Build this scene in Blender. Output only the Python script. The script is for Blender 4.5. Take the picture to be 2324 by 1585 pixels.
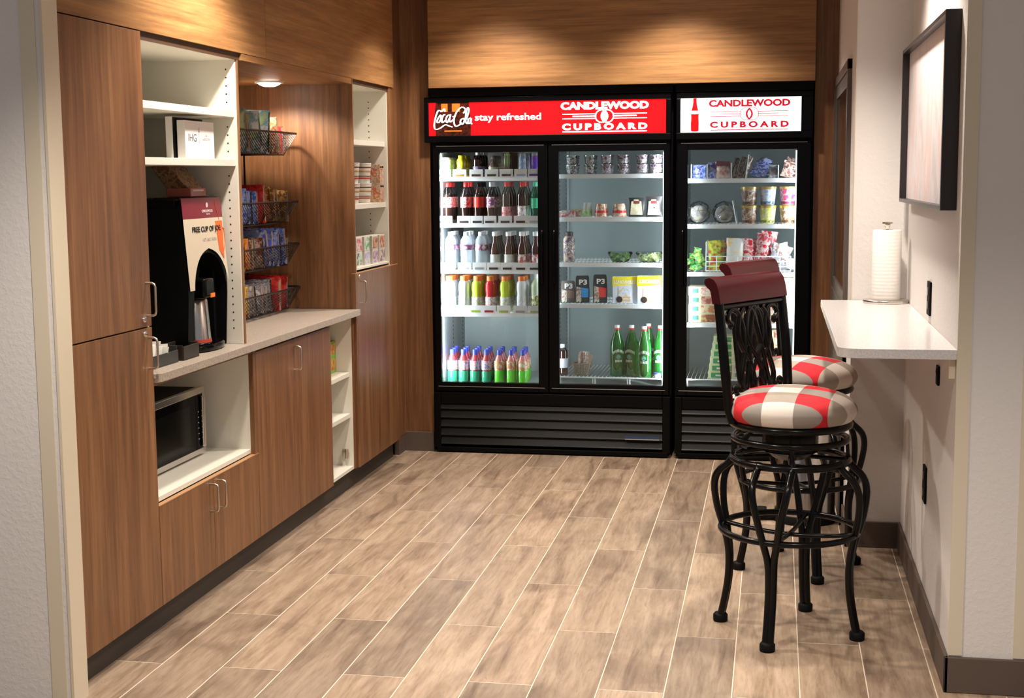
import bpy, math, random
from mathutils import Matrix, Vector, Euler
random.seed(7)
S = bpy.context.scene
for o in list(bpy.data.objects): bpy.data.objects.remove(o)
COL = S.collection
PI = math.pi
# ------------------------------------------------------------------ camera
cam = bpy.data.objects.new('camera', bpy.data.cameras.new('camera')); COL.objects.link(cam)
cam.data.sensor_width = 36.0; cam.data.sensor_fit = 'HORIZONTAL'
cam.data.lens = 36.0 * 3175.05 / 2324
yaw, pitch, roll = -0.18612, 0.12247, -0.008078
F = Vector((math.sin(yaw)*math.cos(pitch), math.cos(yaw)*math.cos(pitch), -math.sin(pitch)))
R0 = Vector((math.cos(yaw), -math.sin(yaw), 0)); U0 = R0.cross(F)
R1 = math.cos(roll)*R0 + math.sin(roll)*U0; U1 = -math.sin(roll)*R0 + math.cos(roll)*U0
cam.matrix_world = Matrix(((R1.x, U1.x, -F.x, 0), (R1.y, U1.y, -F.y, 0), (R1.z, U1.z, -F.z, 1.58), (0, 0, 0, 1)))
cam.data.clip_start = 0.05
S.camera = cam
# ------------------------------------------------------------------ colour management, world
S.view_settings.view_transform = 'Standard'; S.view_settings.look = 'None'
S.view_settings.gamma = 1; S.view_settings.use_curve_mapping = False
S.view_settings.exposure = 0.08
W = bpy.data.worlds.new('lobby_world'); S.world = W; W.use_nodes = True
W.node_tree.nodes['Background'].inputs[0].default_value = (.94, .95, 1.0, 1)
W.node_tree.nodes['Background'].inputs[1].default_value = 0.24
# ------------------------------------------------------------------ lights
def spot(x, y, z, power, col=(1, .90, .79), ang=115, blend=.6, r=.06):
    l = bpy.data.lights.new('ceiling_spot', 'SPOT'); l.energy = power; l.color = col
    l.spot_size = math.radians(ang); l.spot_blend = blend; l.shadow_soft_size = r
    o = bpy.data.objects.new('ceiling_spot', l); COL.objects.link(o); o.location = (x, y, z); return o
CEIL = 2.75
SPOTS = [(-1.66, 4.85, 165), (-1.50, 7.25, 105), (-.50, 7.25, 105), (.20, 5.0, 150), (-.75, 5.9, 115), (-1.2, 2.9, 215), (.5, 2.4, 165)]  # last two are unseen lobby fill, added to brighten walls facing the camera
for x, y, p in SPOTS: spot(x, y, CEIL-.03, p)
def area(x, y, z, sx, sy, power, rot, col=(.86, .95, 1)):
    l = bpy.data.lights.new('led_light', 'AREA'); l.shape = 'RECTANGLE'; l.size = sx; l.size_y = sy; l.energy = power; l.color = col
    o = bpy.data.objects.new('led_light', l); COL.objects.link(o); o.location = (x, y, z); o.rotation_euler = rot; return o
# strips, and one added fill, at the door posts of the coolers, shining back over the shelves
area(-1.872, 7.822, 1.07, .02, 1.28, 12, (PI/2, 0, math.radians(-38)))
area(-1.222, 7.845, 1.07, .02, 1.28, 5, (PI/2, 0, math.radians(40)))
area(-.612, 7.835, 1.07, .02, 1.28, 6, (PI/2, 0, math.radians(40)))
area(.106, 7.835, 1.07, .02, 1.28, 5, (PI/2, 0, math.radians(30)))
area(-.470, 7.835, 1.07, .02, 1.28, 2.0, (PI/2, 0, math.radians(-30)))  # weak fill without a strip part, added to lift the dim left side
spot(-2.42, 6.55, 2.03, 60, ang=150, blend=.5, r=.05)      # downlight of the snack niche
# ------------------------------------------------------------------ materials
MC = {}
def newmat(n):
    m = bpy.data.materials.new(n); m.use_nodes = True; nt = m.node_tree
    return m, nt, nt.nodes['Principled BSDF']
def mat(n, c=(.5, .5, .5), rough=.5, metal=0, emit=None, es=1.0, spec=.5, coat=0, trans=0, alpha=1, bump=0, bscale=200):
    if n in MC: return MC[n]
    m, nt, b = newmat(n)
    b.inputs['Base Color'].default_value = (*c, 1); b.inputs['Roughness'].default_value = rough
    b.inputs['Metallic'].default_value = metal; b.inputs['Specular IOR Level'].default_value = spec
    b.inputs['Coat Weight'].default_value = coat; b.inputs['Transmission Weight'].default_value = trans
    b.inputs['Alpha'].default_value = alpha
    if emit: b.inputs['Emission Color'].default_value = (*emit, 1); b.inputs['Emission Strength'].default_value = es
    if bump:
        t = nt.nodes.new('ShaderNodeTexNoise'); t.inputs['Scale'].default_value = bscale; t.inputs['Detail'].default_value = 3
        tc = nt.nodes.new('ShaderNodeTexCoord'); nt.links.new(tc.outputs['Object'], t.inputs['Vector'])
        bp = nt.nodes.new('ShaderNodeBump'); bp.inputs['Strength'].default_value = bump; bp.inputs['Distance'].default_value = .004
        nt.links.new(t.outputs['Fac'], bp.inputs['Height']); nt.links.new(bp.outputs['Normal'], b.inputs['Normal'])
    MC[n] = m; return m
def ramp(nt, stops, interp='LINEAR'):
    r = nt.nodes.new('ShaderNodeValToRGB'); r.color_ramp.interpolation = interp
    e = r.color_ramp.elements
    while len(e) < len(stops): e.new(.5)
    for i, (p, c) in enumerate(stops): e[i].position = p; e[i].color = (*c, 1)
    return r
def coords(nt, scale, rnd=True):
    tc = nt.nodes.new('ShaderNodeTexCoord'); v = tc.outputs['Object']
    if rnd:
        oi = nt.nodes.new('ShaderNodeObjectInfo'); mu = nt.nodes.new('ShaderNodeMath'); mu.operation = 'MULTIPLY'; mu.inputs[1].default_value = 37.
        nt.links.new(oi.outputs['Random'], mu.inputs[0])
        ad = nt.nodes.new('ShaderNodeVectorMath'); ad.operation = 'ADD'
        nt.links.new(v, ad.inputs[0]); nt.links.new(mu.outputs[0], ad.inputs[1]); v = ad.outputs[0]
    mp = nt.nodes.new('ShaderNodeMapping'); mp.inputs['Scale'].default_value = scale
    nt.links.new(v, mp.inputs['Vector']); return mp.outputs[0]
def noise(nt, vec, scale, detail=6, rough=.6, dist=0):
    t = nt.nodes.new('ShaderNodeTexNoise'); t.inputs['Scale'].default_value = scale; t.inputs['Detail'].default_value = detail
    t.inputs['Roughness'].default_value = rough; t.inputs['Distortion'].default_value = dist
    nt.links.new(vec, t.inputs['Vector']); return t.outputs['Fac']
def mixc(nt, f, a, b, mode='MIX'):
    m = nt.nodes.new('ShaderNodeMix'); m.data_type = 'RGBA'; m.blend_type = mode
    for s, v in ((0, f), (6, a), (7, b)):
        if isinstance(v, (int, float)): m.inputs[s].default_value = v
        elif isinstance(v, tuple): m.inputs[s].default_value = (*v, 1)
        else: nt.links.new(v, m.inputs[s])
    return m.outputs[2]
def wood(n, c1, c2, c3, sc, rough=.42):
    if n in MC: return MC[n]
    m, nt, b = newmat(n)
    v = coords(nt, sc)
    f = noise(nt, v, 1.0, 8, .72, .4); r = ramp(nt, [(.30, c1), (.5, c2), (.68, c3)]); nt.links.new(f, r.inputs[0])
    v2 = coords(nt, tuple(s*5 for s in sc)); f2 = noise(nt, v2, 1., 6, .7); r2 = ramp(nt, [(.35, (.62, .60, .58)), (.6, (1.08, 1.05, 1.0))]); nt.links.new(f2, r2.inputs[0])
    c = mixc(nt, .75, r.outputs[0], r2.outputs[0], 'MULTIPLY')
    v3 = coords(nt, tuple(s*(16 if s > 1 else 4) for s in sc)); f3 = noise(nt, v3, 1., 4, .6); r4 = ramp(nt, [(.32, (.72, .70, .68)), (.62, (1.12, 1.1, 1.08))]); nt.links.new(f3, r4.inputs[0])
    c = mixc(nt, .7, c, r4.outputs[0], 'MULTIPLY')
    nt.links.new(c, b.inputs['Base Color']); b.inputs['Roughness'].default_value = rough
    MC[n] = m; return m
WC = ((.130, .052, .019), (.205, .092, .037), (.290, .142, .062))
WOODV = wood('walnut_laminate_vertical', *WC, (9, 9, .55))
WOODH = wood('lit_walnut_along_y', (.25, .115, .040), (.36, .185, .070), (.47, .260, .105), (7, .55, 9))  # walnut made brighter: downlight on the left fascia is put into the colour
WOODX = wood('lit_walnut_along_x', (.22, .100, .036), (.32, .160, .060), (.43, .230, .092), (.55, 7, 9))  # lighter walnut carries the lamp glow on the fascia over the coolers
EDGE = mat('walnut_edge_band', (.24, .12, .055), .45)
WHITE = mat('white_melamine', (.74, .71, .62), .4)
WHOLE = mat('shelf_pin_hole', (.02, .02, .02), .8)
KICK = mat('dark_rubber_base', (.045, .036, .030), .6)
BASEB = mat('brown_rubber_baseboard', (.095, .066, .05), .55)
BLK = mat('black_coated_steel', (.0025, .0025, .003), .30, spec=.10)
BLKG = mat('black_gloss', (.0025, .0025, .003), .10, spec=.16)
BLKM = mat('black_matte', (.004, .004, .0045), .6, spec=.12)
CHROME = mat('brushed_steel', (.62, .58, .54), .22, 1)
NICKEL = mat('satin_nickel', (.62, .55, .46), .3, 1)
GREYD = mat('charcoal_plastic', (.035, .037, .037), .5)
PWHITE = mat('white_coated_shelf', (.90, .93, .94), .35)
LINER = mat('cooler_liner', (.28, .34, .34), .45)
LINERD = mat('cooler_liner_side', (.30, .34, .35), .4)
GASK = mat('silver_trim', (.5, .5, .5), .35, .6)
LED = mat('led_strip', (1, 1, 1), .5, emit=(.85, .97, 1), es=5)
def wallpaint():
    m, nt, b = newmat('textured_wall_paint'); b.inputs['Base Color'].default_value = (.68, .645, .62, 1); b.inputs['Roughness'].default_value = .75
    v = coords(nt, (1, 1, 1), False); f = noise(nt, v, 55, 4, .6); r = ramp(nt, [(.45, (0, 0, 0)), (.6, (1, 1, 1))]); nt.links.new(f, r.inputs[0])
    bp = nt.nodes.new('ShaderNodeBump'); bp.inputs['Strength'].default_value = .22; bp.inputs['Distance'].default_value = .002
    nt.links.new(r.outputs[0], bp.inputs['Height']); nt.links.new(bp.outputs[0], b.inputs['Normal']); MC['wall'] = m; return m
WALL = wallpaint()
GUARD = mat('cream_corner_guard', (.64, .56, .43), .45)
def counter(n, c1, c2, rough):
    m, nt, b = newmat(n); v = coords(nt, (1, 1, 1), False); f = noise(nt, v, 160, 3, .6)
    r = ramp(nt, [(.4, c1), (.6, c2)]); nt.links.new(f, r.inputs[0]); nt.links.new(r.outputs[0], b.inputs['Base Color'])
    b.inputs['Roughness'].default_value = rough; return m
COUNT = counter('taupe_stone_laminate', (.33, .27, .22), (.46, .39, .32), .35)
BARTOP = counter('pale_grey_stone_top', (.60, .565, .56), (.70, .66, .655), .2)
def tilemat():
    m, nt, b = newmat('wood_look_porcelain')
    v = coords(nt, (18, 1.9, 18)); f = noise(nt, v, 1, 9, .66, .7); v2 = coords(nt, (3, 2, 3)); f2 = noise(nt, v2, 1.3, 4, .55, .6)
    r = ramp(nt, [(.30, (.160, .112, .080)), (.46, (.290, .216, .158)), (.62, (.375, .292, .222))]); nt.links.new(f, r.inputs[0])
    r2 = ramp(nt, [(.32, (.62, .57, .54)), (.50, (1.06, 1.04, 1.01))]); nt.links.new(f2, r2.inputs[0])
    c = mixc(nt, .8, r.outputs[0], r2.outputs[0], 'MULTIPLY')
    oi = nt.nodes.new('ShaderNodeObjectInfo'); r3 = ramp(nt, [(0, (.80, .78, .76)), (1, (1.14, 1.1, 1.05))]); nt.links.new(oi.outputs['Random'], r3.inputs[0])
    v4 = coords(nt, (95, 9, 95)); f4 = noise(nt, v4, 1, 5, .65); r5 = ramp(nt, [(.30, (.70, .66, .63)), (.52, (1.0, 1.0, 1.0)), (.70, (1.10, 1.09, 1.07))]); nt.links.new(f4, r5.inputs[0]); c = mixc(nt, .75, c, r5.outputs[0], 'MULTIPLY')
    v5 = coords(nt, (26, 5, 26)); f5 = noise(nt, v5, 1, 8, .75, 2.2); r6 = ramp(nt, [(.30, (.55, .48, .44)), (.40, (1, 1, 1))]); nt.links.new(f5, r6.inputs[0]); c = mixc(nt, .8, c, r6.outputs[0], 'MULTIPLY')
    c = mixc(nt, 1., c, r3.outputs[0], 'MULTIPLY')
    nt.links.new(c, b.inputs['Base Color']); b.inputs['Roughness'].default_value = .42
    bp = nt.nodes.new('ShaderNodeBump'); bp.inputs['Strength'].default_value = .15; bp.inputs['Distance'].default_value = .002
    nt.links.new(f, bp.inputs['Height']); nt.links.new(bp.outputs[0], b.inputs['Normal']); return m
TILE = tilemat(); GROUT = mat('pale_grout', (.66, .55, .43), .8)
def glassmat(n, tint=(1, 1, 1), base=.04, rough=0.0):
    m = bpy.data.materials.new(n); m.use_nodes = True; nt = m.node_tree; nt.nodes.clear()
    o = nt.nodes.new('ShaderNodeOutputMaterial'); mx = nt.nodes.new('ShaderNodeMixShader'); t = nt.nodes.new('ShaderNodeBsdfTransparent')
    g = nt.nodes.new('ShaderNodeBsdfGlossy'); g.inputs['Roughness'].default_value = rough; t.inputs[0].default_value = (*tint, 1)
    lw = nt.nodes.new('ShaderNodeFresnel'); lw.inputs[0].default_value = 1.45
    nt.links.new(lw.outputs[0], mx.inputs[0]); nt.links.new(t.outputs[0], mx.inputs[1]); nt.links.new(g.outputs[0], mx.inputs[2])
    nt.links.new(mx.outputs[0], o.inputs[0]); return m
GLASS = glassmat('door_glass', (.97, .985, .98))
CLEAR = glassmat('clear_plastic', (.86, .90, .90), rough=.05)
CLEARG = glassmat('green_glass', (.30, .62, .28), rough=.03)
def prt(n, cols, scale=30, rough=.35, dirn=(1, 1, 1), seed=0):
    """printed film: patches of a few inks"""
    k = n
    if k in MC: return MC[k]
    m, nt, b = newmat(k); v = coords(nt, dirn); f = noise(nt, v, scale*1.25, 5, .62)
    st = [(.30 if i == 0 else .36+.30*i/len(cols), c) for i, c in enumerate(cols)]
    r = ramp(nt, st, 'LINEAR'); nt.links.new(f, r.inputs[0]); nt.links.new(r.outputs[0], b.inputs['Base Color'])
    b.inputs['Roughness'].default_value = rough; MC[k] = m; return m
# ------------------------------------------------------------------ mesh builder
class B:
    def __init__(s): s.v = []; s.f = []; s.m = []; s.M = None
    def add(s, vs, fs, mi=0, M=None):
        n = len(s.v)
        for p in vs:
            p = Vector(p)
            if M is not None: p = M @ p
            if s.M is not None: p = s.M @ p
            s.v.append(tuple(p))
        for f in fs: s.f.append(tuple(i+n for i in f)); s.m.append(mi)
        return s
    def box(s, x0, x1, y0, y1, z0, z1, mi=0, M=None):
        v = [(x, y, z) for x in (x0, x1) for y in (y0, y1) for z in (z0, z1)]
        return s.add(v, [(0, 1, 3, 2), (4, 6, 7, 5), (0, 4, 5, 1), (2, 3, 7, 6), (0, 2, 6, 4), (1, 5, 7, 3)], mi, M)
    def tube(s, pts, r, n=8, closed=False, mi=0, flat=None):
        pts = [Vector(p) for p in pts]; N = len(pts); rings = []; up = Vector((0, 0, 1)); prev = None
        for i, p in enumerate(pts):
            a = pts[(i-1) % N] if (i or closed) else p; c = pts[(i+1) % N] if (i < N-1 or closed) else p
            t = (c-a).normalized() if (c-a).length > 1e-9 else Vector((0, 0, 1))
            if prev is None: u = t.cross(up); u = u if u.length > .05 else t.cross(Vector((1, 0, 0)))
            else: u = prev - t*prev.dot(t)
            u.normalize(); prev = u; w = t.cross(u); rr = r[i] if isinstance(r, (list, tuple)) else r
            rings.append([p + (u*math.cos(2*PI*k/n) + w*math.sin(2*PI*k/n))*rr for k in range(n)])
        vs = [q for g in rings for q in g]; fs = []
        for i in range(N if closed else N-1):
            j = (i+1) % N
            for k in range(n): fs.append((i*n+k, i*n+(k+1) % n, j*n+(k+1) % n, j*n+k))
        if not closed: fs.append(tuple(range(n))[::-1]); fs.append(tuple((N-1)*n+k for k in range(n)))
        return s.add(vs, fs, mi)
    def lathe(s, prof, n=14, c=(0, 0, 0), mi=0, mis=None, M=None):
        vs = []; fs = []; ms = []
        for r, z in prof:
            for k in range(n): vs.append((c[0]+r*math.cos(2*PI*k/n), c[1]+r*math.sin(2*PI*k/n), c[2]+z))
        L = len(prof)
        for i in range(L-1):
            for k in range(n): fs.append((i*n+k, i*n+(k+1) % n, (i+1)*n+(k+1) % n, (i+1)*n+k)); ms.append(mis[i] if mis else mi)
        if prof[0][0] > 1e-4: fs.append(tuple(range(n))[::-1]); ms.append(mis[0] if mis else mi)
        if prof[-1][0] > 1e-4: fs.append(tuple((L-1)*n+k for k in range(n))); ms.append(mis[-1] if mis else mi)
        k0 = len(s.f); s.add(vs, fs, mi, M)
        for i, x in enumerate(ms): s.m[k0+i] = x
        return s
    def prism(s, poly, y0, y1, mi=0, M=None, plane='xz'):
        n = len(poly)
        if plane == 'xz': vs = [(a, y0, b) for a, b in poly]+[(a, y1, b) for a, b in poly]
        elif plane == 'xy': vs = [(a, b, y0) for a, b in poly]+[(a, b, y1) for a, b in poly]
        else: vs = [(y0, a, b) for a, b in poly]+[(y1, a, b) for a, b in poly]
        fs = [tuple(range(n)), tuple(range(2*n-1, n-1, -1))]+[(i, i+n, (i+1) % n+n, (i+1) % n) for i in range(n)]
        return s.add(vs, fs, mi, M)
    def pouch(s, w, h, t, mi=0, nx=6, nz=7, crimp=.012, M=None):
        """filled film bag standing on its lower edge, broad side towards -y"""
        vs = []; fs = []
        for sd in (-1, 1):
            for j in range(nz+1):
                for i in range(nx+1):
                    u = i/nx; q = j/nz; d = (math.sin(PI*u)**.6)*(math.sin(PI*min(1, max(0, (q*1.08-.04))))**.7)*t/2
                    x = (u-.5)*w*(1-.10*math.sin(PI*q))+random.uniform(-1, 1)*w*.012; vs.append((x, sd*(d+.0008)+random.uniform(-1, 1)*t*.10, q*h))
        n = (nx+1)*(nz+1)
        for sd in (0, 1):
            for j in range(nz):
                for i in range(nx):
                    a = sd*n+j*(nx+1)+i; q = (a, a+1, a+nx+2, a+nx+1); fs.append(q if sd == 0 else q[::-1])
        e = [j*(nx+1) for j in range(nz+1)]; g = [j*(nx+1)+nx for j in range(nz+1)]
        for L in (e, g):
            for a, b in zip(L, L[1:]): fs.append((a, b, b+n, a+n))
        L = [nz*(nx+1)+i for i in range(nx+1)]
        for a, b in zip(L, L[1:]): fs.append((a, b, b+n, a+n))
        return s.add(vs, fs, mi, M)
def obj(name, b, m, parent=None, smooth=False, bevel=0, label=None, seg=2, kind=None):
    me = bpy.data.meshes.new(name); me.from_pydata(b.v, [], b.f); ms = m if isinstance(m, (list, tuple)) else [m]
    for x in ms: me.materials.append(x)
    if any(b.m): me.polygons.foreach_set('material_index', b.m)
    if smooth:
        me.polygons.foreach_set('use_smooth', [True]*len(b.f))
        me.set_sharp_from_angle(angle=math.radians(52))
    me.update()
    o = bpy.data.objects.new(name, me); COL.objects.link(o)
    if parent: o.parent = parent
    if bevel:
        d = o.modifiers.new('bevel', 'BEVEL'); d.width = bevel; d.segments = seg; d.limit_method = 'ANGLE'; d.harden_normals = False
    if label: o['label'] = label
    if kind: o['kind'] = kind
    return o
def thing(name, label, cat, loc=(0, 0, 0), rz=0, group=None):
    o = bpy.data.objects.new(name, None); COL.objects.link(o); o.location = loc; o.rotation_euler = (0, 0, rz)
    o.empty_display_size = .05; return tag(o, label, cat, group)
def tag(o, label, cat, group=None):
    o['label'] = label; o['category'] = cat
    if group: o['group'] = group
    return o
def struct(name, b, m, parent=None, **k):
    o = obj(name, b, m, parent, **k)
    if not parent: o['kind'] = 'structure'
    return o
def dup(root, loc, rot=(0, 0, 0), label=None, group=None, scale=None):
    r = root.copy(); COL.objects.link(r); r.location = loc; r.rotation_euler = rot
    if scale: r.scale = scale
    if label: r['label'] = label
    if group: r['group'] = group
    for ch in list(root.children):
        c = ch.copy(); COL.objects.link(c); c.parent = r
        for g in ch.children: d = g.copy(); COL.objects.link(d); d.parent = c
    return r
ORD = ['first', 'second', 'third', 'fourth', 'fifth', 'sixth', 'seventh', 'eighth', 'ninth', 'tenth', 'eleventh', 'twelfth', 'thirteenth', 'fourteenth', 'fifteenth', 'sixteenth', 'seventeenth', 'eighteenth']
def text(name, body, x, y, z, width, height, m, parent=None, facing='-y', bold=0, align='CENTER', shear=0, ext=.0003, space=1.0, tilt=None):
    """flat lettering fitted to width x height, centre at (x, y, z)"""
    cu = bpy.data.curves.new(name, 'FONT'); cu.body = body; cu.align_x = 'CENTER'; cu.align_y = 'CENTER'; cu.size = 1
    cu.offset = bold; cu.extrude = ext; cu.shear = shear; cu.space_character = space; cu.resolution_u = 3
    o = bpy.data.objects.new(name, cu); COL.objects.link(o); cu.materials.append(m)
    bpy.context.view_layer.update()
    co = [Vector(c) for c in o.bound_box]; w = max(c.x for c in co)-min(c.x for c in co); h = max(c.y for c in co)-min(c.y for c in co)
    cx = (max(c.x for c in co)+min(c.x for c in co))/2; cy = (max(c.y for c in co)+min(c.y for c in co))/2
    sx = width/w; sy = height/h if height else sx
    rot = Euler((PI/2, 0, 0 if facing == '-y' else PI/2)) if tilt is None else tilt
    Mx = rot.to_matrix().to_4x4()
    o.scale = (sx, sy, 1); o.rotation_euler = rot; o.location = Vector((x, y, z)) - Mx @ Vector((cx*sx, cy*sy, 0))
    dg = bpy.context.evaluated_depsgraph_get(); me = bpy.data.meshes.new_from_object(o.evaluated_get(dg))
    q = bpy.data.objects.new(name, me); COL.objects.link(q); q.location = o.location; q.rotation_euler = rot; q.scale = o.scale
    bpy.data.objects.remove(o)
    if parent: q.parent = parent
    return q
# ================================================================== room shell
XF, XC = -2.08, -2.10
b = B().box(-4.2, 3.2, -1.5, 8.7, -.06, -.0012); floor = struct('floor', b, GROUT)
tp, tl = .2055, 1.089
def tile_mesh(w, l):
    b = B().box(.0018, w-.0018, .0022, l-.0022, -.006, .0); return b
tm = {}
proto = None
for k in range(-5, 19):
    off = 4.70 if k % 2 == 0 else 4.155
    for j in range(-3, 4):
        y0 = off + tl*j; y1 = y0+tl; x0 = -1.960+tp*k
        if y0 > 8.0 or y1 < 2.2: continue
        y1 = min(y1, 8.05)
        if (x0 > .6 or x0+tp < -2.25) and y0 > 4.4: continue
        key = round(y1-y0, 3)
        if key not in tm:
            o = obj('tile', tile_mesh(tp, y1-y0), TILE, floor, bevel=.0012, seg=1); tm[key] = o
        else: o = tm[key].copy(); COL.objects.link(o); o.parent = floor
        o.location = (x0, y0, 0)
b = B().box(-4.2, 3.2, 2.9, 8.7, CEIL, CEIL+.1); struct('ceiling', b, mat('ceiling_paint', (.75, .72, .68), .8))
for i, (x, y, p) in enumerate(SPOTS):
    t = thing('recessed_ceiling_light', 'round recessed ceiling downlight above the room, ' + ['over the coffee cabinet', 'over the red-signed cooler', 'over the middle of the coolers', 'over the bar counter', 'mid floor', 'unseen fill added at the left lobby side', 'unseen fill added at the right lobby side'][i], 'ceiling light', (x, y, CEIL), group='recessed ceiling lights')
    b = B().lathe([(.055, -.001), (.06, -.008), (.085, -.008), (.09, -.001)], 24); obj('trim_ring', b, mat('white_trim', (.8, .8, .8), .4), t, True)
    b = B().lathe([(.0, -.0015), (.055, -.002)], 24); obj('lens', b, mat('lamp_lens', (1, 1, 1), .5, emit=(1, .86, .7), es=8), t)
# walls
struct('wall_back', B().box(-4.2, 3.2, 8.6, 8.7, 0, CEIL), WALL)
struct('wall_left', B().box(-2.80, -2.71, 3.85, 8.6, 0, CEIL), WALL)
w = struct('wall_front_left', B().box(-4.2, -2.068, 3.765, 3.848, 0, CEIL), WALL)
obj('corner_guard', B().box(-2.0745, -2.0655, 3.7615, 3.849, 0, CEIL), GUARD, w)
obj('corner_guard', B().box(-2.137, -2.090, 3.7615, 3.766, 0, CEIL), GUARD, w)
w = struct('wall_right', B().box(.54, .78, 4.31, 8.6, 0, CEIL), WALL)
obj('corner_guard', B().box(.5385, .579, 4.306, 4.3105, .117, CEIL), GUARD, w)
obj('corner_guard', B().box(.728, .783, 4.306, 4.31, .117, CEIL), GUARD, w)
w = struct('wall_pillar', B().box(.32, .54, 6.0, 8.6, 0, CEIL), WALL)
obj('corner_guard', B().box(.317, .32, 5.997, 6.05, 1.05, CEIL), GUARD, w)
struct('baseboard_right', B().box(.527, .54, 4.297, 5.987, 0, .113).box(.527, .80, 4.297, 4.31, 0, .113), BASEB, bevel=.003)
struct('baseboard_pillar', B().box(.31, .54, 5.988, 6.0, 0, .113).box(.308, .32, 5.988, 6.3, 0, .113), BASEB, bevel=.003)
struct('baseboard_left', B().box(-2.15, -2.127, 3.852, 7.60, 0, .104), KICK)
struct('baseboard_back', B().box(-2.11, -1.93, 7.778, 7.79, 0, .113).box(-2.13, -2.10, 7.64, 7.79, 0, .113), BASEB, bevel=.003)
# wood surround of the coolers
t = struct('trim_1', B().box(-2.14, -1.93, 7.79, 7.83, .0, CEIL), WOODV)
struct('trim_2', B().box(.199, .32, 7.79, 7.83, 0, CEIL), WOODV)
struct('trim_3', B().box(-1.912, .197, 7.70, 7.79, 2.075, CEIL), WOODX, bevel=.001)
struct('trim_4', B().box(-2.14, XF-.018, 7.60, 7.79, .104, CEIL), WOODV)
# fascia over the left cabinets, two boards
f = struct('trim_5', B().box(-2.70, -2.10, 3.852, 7.60, 2.085, CEIL-.001), WOODH)
for y0, y1 in ((3.852, 5.602), (5.605, 7.575)):
    obj('panel', B().box(-2.10, XF, y0, y1, 2.073, CEIL-.001), WOODH, f, bevel=.0008)
# glazed door in the pillar's side
FRM = mat('bronze_door_frame', (.085, .066, .055), .45)
d = struct('door_1', B().box(.300, .322, 6.36, 6.405, 0, 2.08).box(.300, .322, 7.74, 7.79, 0, 2.08).box(.300, .322, 6.36, 7.79, 2.035, 2.08)
           .box(.302, .322, 6.36, 7.79, .0, .98), FRM, bevel=.002)
obj('sash', B().box(.307, .322, 6.405, 6.47, .98, 2.035).box(.307, .322, 7.68, 7.74, .98, 2.035).box(.307, .322, 6.47, 7.68, 1.97, 2.035).box(.307, .322, 6.47, 7.68, .98, 1.04), FRM, d, bevel=.002)
obj('glass_pane', B().box(.314, .318, 6.47, 7.68, 1.04, 1.97), mat('dark_glass', (.010, .013, .012), .03, spec=.5), d)
# ================================================================== left cabinets
PH = []
def handle(parent, y, z0, z1, x=XF):
    r = .0042; d = .034; pts = [(x, y, z0), (x+d-.012, y, z0), (x+d-.003, y, z0+.004), (x+d, y, z0+.013), (x+d, y, z1-.013), (x+d-.003, y, z1-.004), (x+d-.012, y, z1), (x, y, z1)]
    return obj('handle', B().tube(pts, r, 8), NICKEL, parent, True)
def lock(parent, y, z, x=XF):
    M = Matrix.Translation((x, y, z)) @ Matrix.Rotation(PI/2, 4, 'Y')
    return obj('lock', B().lathe([(.011, -.001), (.011, .006), (.008, .009), (.0, .009)], 14, M=M), CHROME, parent, True)
def door(parent, y0, y1, z0, z1, m=None):
    return obj('door', B().box(XC, XF, y0+.0015, y1-.0015, z0, z1), m or WOODV, parent, bevel=.001)
def pins(parent, y, zs, xs=(-2.128,), sgn=-1):
    b = B()
    for x in xs:
        for z in zs: b.add([(x+.0035*math.cos(a*PI/4), y+sgn*.0006, z+.0035*math.sin(a*PI/4)) for a in range(8)], [tuple(range(8))])
    return obj('pin_holes', b, WHOLE, parent, kind='stuff')
# tall cabinet at the left
t = thing('tall_cabinet', 'tall walnut cabinet with two stacked doors at the left end of the run', 'cabinet', (0, 0, 0))
obj('carcass', B().box(-2.70, XC, 3.855, 4.428, .104, 2.07), WOODV, t)
d = door(t, 3.852, 4.428, 1.088, 2.069); handle(d, 4.392, 1.125, 1.235); lock(d, 4.366, 1.115)
d = door(t, 3.852, 4.428, .104, 1.083); handle(d, 4.392, .945, 1.05); lock(d, 4.366, 1.066)
# open shelf unit over the counter (coffee)
t = thing('open_shelf_unit', 'open white shelf unit with two shelves above the coffee machine', 'shelves')
b = B().box(-2.70, -2.683, 4.43, 5.312, .921, 2.07).box(-2.683, -2.098, 4.43, 4.445, .921, 2.07).box(-2.683, -2.098, 5.296, 5.312, .921, 2.07).box(-2.683, -2.098, 4.445, 5.296, 2.045, 2.07)
obj('carcass', b, WHITE, t, bevel=.0008)
obj('top_rail', B().box(-2.098, -2.092, 4.43, 5.33, 2.046, 2.072), mat('shaded_walnut', (.06, .03, .015), .5), t)  # rail coloured dark to paint the shade under the fascia
obj('edge_band', B().box(-2.0985, -2.092, 5.305, 5.318, .921, 2.046), EDGE, t)
for zt in (1.848, 1.657): obj('shelf', B().box(-2.683, -2.105, 4.446, 5.295, zt-.026, zt), WHITE, t, bevel=.001)
zz = [.985+.032*i for i in range(33) if not (abs(.985+.032*i-1.835) < .03 or abs(.985+.032*i-1.644) < .03)]
pins(t, 5.296, zz, (-2.135,))
# countertop
bt = B(); pl = [(-2.70, 4.43)]+[(-2.089+.03*math.sin(a*PI/12), 4.46-.03*math.cos(a*PI/12)) for a in range(7)]+[(-2.059, 6.795), (-2.70, 6.795)]
bt.prism(pl, .890, .9205, plane='xy')
tag(obj('countertop', bt, COUNT, bevel=.0015), 'long taupe stone-look worktop running under the coffee machine and snack baskets', 'countertop')
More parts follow.
